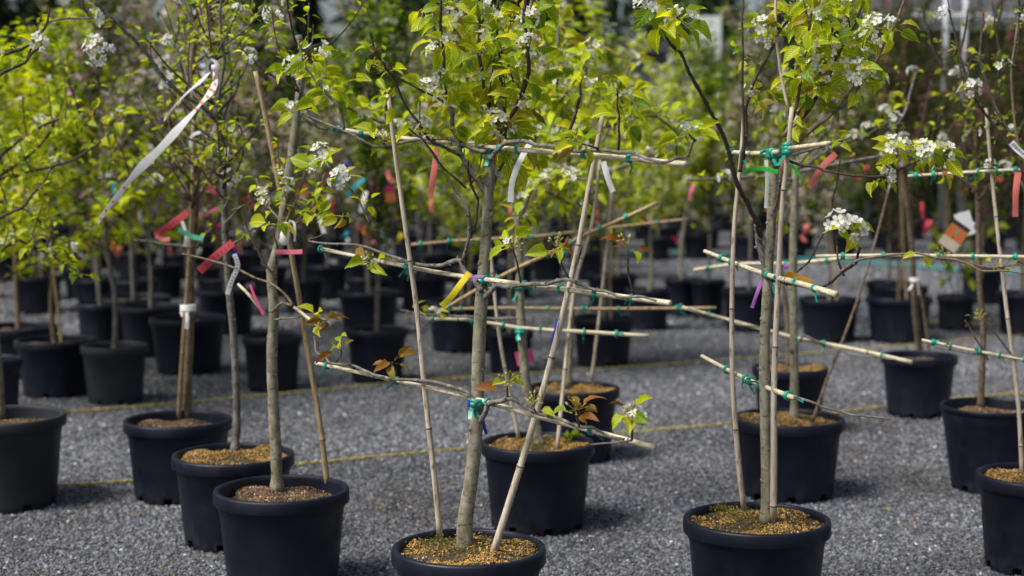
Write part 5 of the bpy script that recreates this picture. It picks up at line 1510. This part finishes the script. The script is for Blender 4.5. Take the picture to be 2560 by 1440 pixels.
def card(px_, py, w, h, ang, d, cols, label):
    """stiff plant label: coloured bands"""
    c = AT(px_, py, d); k = d / FPX
    root = empty('label_card', c, label, 'label')
    ca, sa = math.cos(ang), math.sin(ang)
    y0 = -.5
    for (fr, m_) in cols:
        mb = MB()
        q = []
        for (a, b) in ((-.5, y0), (.5, y0), (.5, y0 + fr), (-.5, y0 + fr)):
            X, Z = a * w * k, b * h * k
            q.append(c + Vector((X * ca - Z * sa, 0, X * sa + Z * ca)))
        v = [p + Vector((0, -.0008, 0)) for p in q] + [p + Vector((0, .0008, 0)) for p in q]
        mb.add(v, [(0, 1, 2, 3), (7, 6, 5, 4), (0, 4, 5, 1), (1, 5, 6, 2), (2, 6, 7, 3), (3, 7, 4, 0)])
        bd = mb.build('band', M[m_], root, smooth=False)
        if w > 45 and m_ == 'orange':
            for (ex, ez, er, em) in ((.0, .05, .010, 'mint'), (-.03, -.13, .007, 'ink')):
                X, Z = ex * w * k, (y0 + fr / 2 + ez) * h * k
                e0 = c + Vector((X * ca - Z * sa, -.0016, X * sa + Z * ca)); me_ = MB()
                me_.add([e0 + Vector((math.cos(q * .785) * er, 0, math.sin(q * .785) * er * (1 if em == 'mint' else .45))) for q in range(8)], [tuple(range(8))])
                me_.build('emblem', M[em], bd)
        y0 += fr
card(2392, 582, 50, 92, -.6, 7.2, [(.28, 'cream'), (.38, 'orange'), (.12, 'ink'), (.22, 'white')], 'printed label with cream foot, orange middle and black band hanging on the right trellis')
card(756, 484, 30, 44, .2, 11.5, [(.4, 'cream'), (.6, 'orange')], 'orange label card behind the leaning cane of the front left tree')
card(296, 512, 34, 50, 0, 9.0, [(.7, 'orange'), (.3, 'cream')], 'orange label card on a left tree under the ribbon end')
card(975, 485, 26, 40, .1, 9.6, [(.6, 'orange'), (.4, 'magenta')], 'orange label card left of the top cane')
card(932, 462, 24, 34, 0, 11.5, [(1, 'magenta')], 'magenta label card left of centre')
card(1311, 893, 44, 36, .25, C2.d + .05, [(1, 'hotpink')], 'bright pink card hanging behind the trunk of the second centre tree')
card(622, 505, 26, 34, .3, 11.0, [(1, 'red')], 'small red label card between the left trunks')
card(2412, 560, 40, 60, .3, 7.6, [(1, 'white')], 'white card behind the printed orange label')

# leaf litter and weeds on the gravel
mb = MB()
litter = [(2280, 1195, 'leaf_red'), (1830, 1162, 'leaf_red'), (1745, 1175, 'leaf_red'), (2228, 1272, 'leaf'), (2160, 1192, 'leaf_red'), (390, 1421, 'leaf'), (100, 1438, 'leaf_red'), (955, 1268, 'leaf'), (240, 1290, 'leaf_red'), (690, 1100, 'leaf_red'), (2275, 1290, 'leaf_red'), (360, 1280, 'leaf_red'), (2050, 1350, 'leaf_red')]
for i, (px_, py, m_) in enumerate(litter):
    p = ONZ(px_, py, .014)
    o = bpy.data.objects.new('fallen_leaf', rnd.choice(LEAF_R if m_ == 'leaf_red' else LEAF)); o.location = p; o.rotation_euler = (rnd.uniform(-.2, .2), rnd.uniform(-.2, .2), rnd.uniform(0, 6.28)); o.scale = (.03,) * 3
    link(o); tag(o, 'small %s fallen leaf lying on the open gravel' % ('brown' if m_ == 'leaf_red' else 'green'), 'leaf', 'brown leaves fallen on the gravel' if m_ == 'leaf_red' else 'green leaves fallen on the gravel')
# a weed in the second centre pot
p = AT(1432, 1092, C2.d); w_ = empty('weed', ONZ(1432, 1100, C2.sz), 'small bright green weed growing in the second centre pot', 'plant')
for k in range(14): put_leaf(w_, w_.location + Vector((rnd.uniform(-.02, .02), 0, rnd.uniform(0, .02))), rdir(.1, 1.2), .035)

def debris():
    k = 5200
    cl = [(ONZ(a, b, 0), r_) for a, b, r_ in ((280, 1270, .22), (120, 985, .5), (210, 960, .4), (1010, 900, .5), (820, 900, .4), (700, 1290, .3), (1740, 1170, .25), (1620, 880, .6), (2260, 1190, .3), (1650, 1300, .5), (1050, 1260, .3), (2300, 1370, .3), (420, 940, .4))]
    px_, dr_, sz_ = [], [], []
    for i in range(k):
        if i % 5 < 3:
            c, r_ = rnd.choice(cl); x, y = rnd.gauss(c.x, r_), rnd.gauss(c.y, r_)
        else: y = rnd.uniform(3.7, 11); x = rnd.uniform(-1, 1) * (.36 * y + .2)
        px_.append((x, y, rnd.uniform(.006, .014))); dr_.append((rnd.gauss(0, 1), rnd.gauss(0, 1), rnd.uniform(-.2, .2))); sz_.append(rnd.uniform(.005, .022))
    me = scatter('debris', ALN[0], ALN[1], np.array(px_), np.array(dr_), np.array(sz_), grit_mat('debris', [(0.0, (.10, .05, .025)), (.35, (.05, .035, .02)), (.6, (.17, .09, .045)), (.82, (.24, .17, .09)), (.93, (.55, .53, .48))]))
    o = bpy.data.objects.new('plant_debris', me); link(o)
    tag(o, 'brown leaf scraps, bark chips and petals strewn over the gravel', 'debris', kind='stuff')
debris()
def moss(T, spots):
    for px_, py, r_, n_ in spots:
        c = ONZ(px_, py, T.sz + .006); mb = MB()
        for i in range(n_):
            d = rdir(.1, 1.5); p = c + Vector((rnd.gauss(0, r_), rnd.gauss(0, r_), abs(rnd.gauss(0, r_ * .35))))
            u = d.orthogonal() * .0018
            mb.add([p - u, p + u, p + d * rnd.uniform(.003, .006)], [(0, 1, 2)])
        mb.build('moss', M['moss'], T.root, kind='stuff')
M['moss'] = leaf_mat('moss', [(0, (.10, .11, .012)), (1, (.26, .24, .04))], (1, 1, 1), .3)
moss(RT, [(1800, 1272, .018, 500), (1880, 1300, .025, 400), (1835, 1290, .03, 350)])
moss(C, [(1100, 1362, .03, 350), (1200, 1370, .035, 500), (1165, 1375, .02, 350)])
moss(C2, [(1340, 1120, .04, 400)])

tagcols = ['red', 'salmon', 'hotpink', 'orange', 'cyan', 'white', 'white', 'red', 'magenta', 'blue', 'pink', 'yellow']
nfar = 0
for (xa, xb, ya, yb, k_) in ((250, 700, 430, 640, 26), (760, 1180, 400, 600, 22), (1200, 1700, 430, 600, 14), (1980, 2500, 380, 620, 10), (60, 250, 500, 620, 5)):
    for _ in range(k_):
        px_, py = rnd.uniform(xa, xb), rnd.uniform(ya, yb); d_ = rnd.uniform(9.2, 15.0)
        a_ = rnd.uniform(-.9, .9); L_ = rnd.uniform(180, 400) / d_
        col_ = rnd.choice(tagcols)
        strip('marker_tape', [(px_, py), (px_ + math.sin(a_) * L_ * .5 + 2, py + math.cos(a_) * L_ * .5), (px_ + math.sin(a_) * L_, py + math.cos(a_) * L_)], rnd.uniform(90, 170) / d_, col_,
              'small blurred %s tag on a stem in the far rows' % {'hotpink': 'bright pink', 'cyan': 'light blue'}.get(col_, col_), d_, 'tag', '%s tags far back in the rows' % {'hotpink': 'bright pink', 'cyan': 'light blue'}.get(col_, col_), twist=.4)

strip('ribbon', [(522, 182), (518, 162, -.01), (530, 150, -.02), (543, 162, -.02), (540, 188, -.02), (532, 205, -.01)], 9, 'white', 'crumpled loop of white ribbon where the polka dot ribbon is tied to the branch', L2.d - .22, wl=[6, 9, 7, 10, 8, 4], twist=.6)
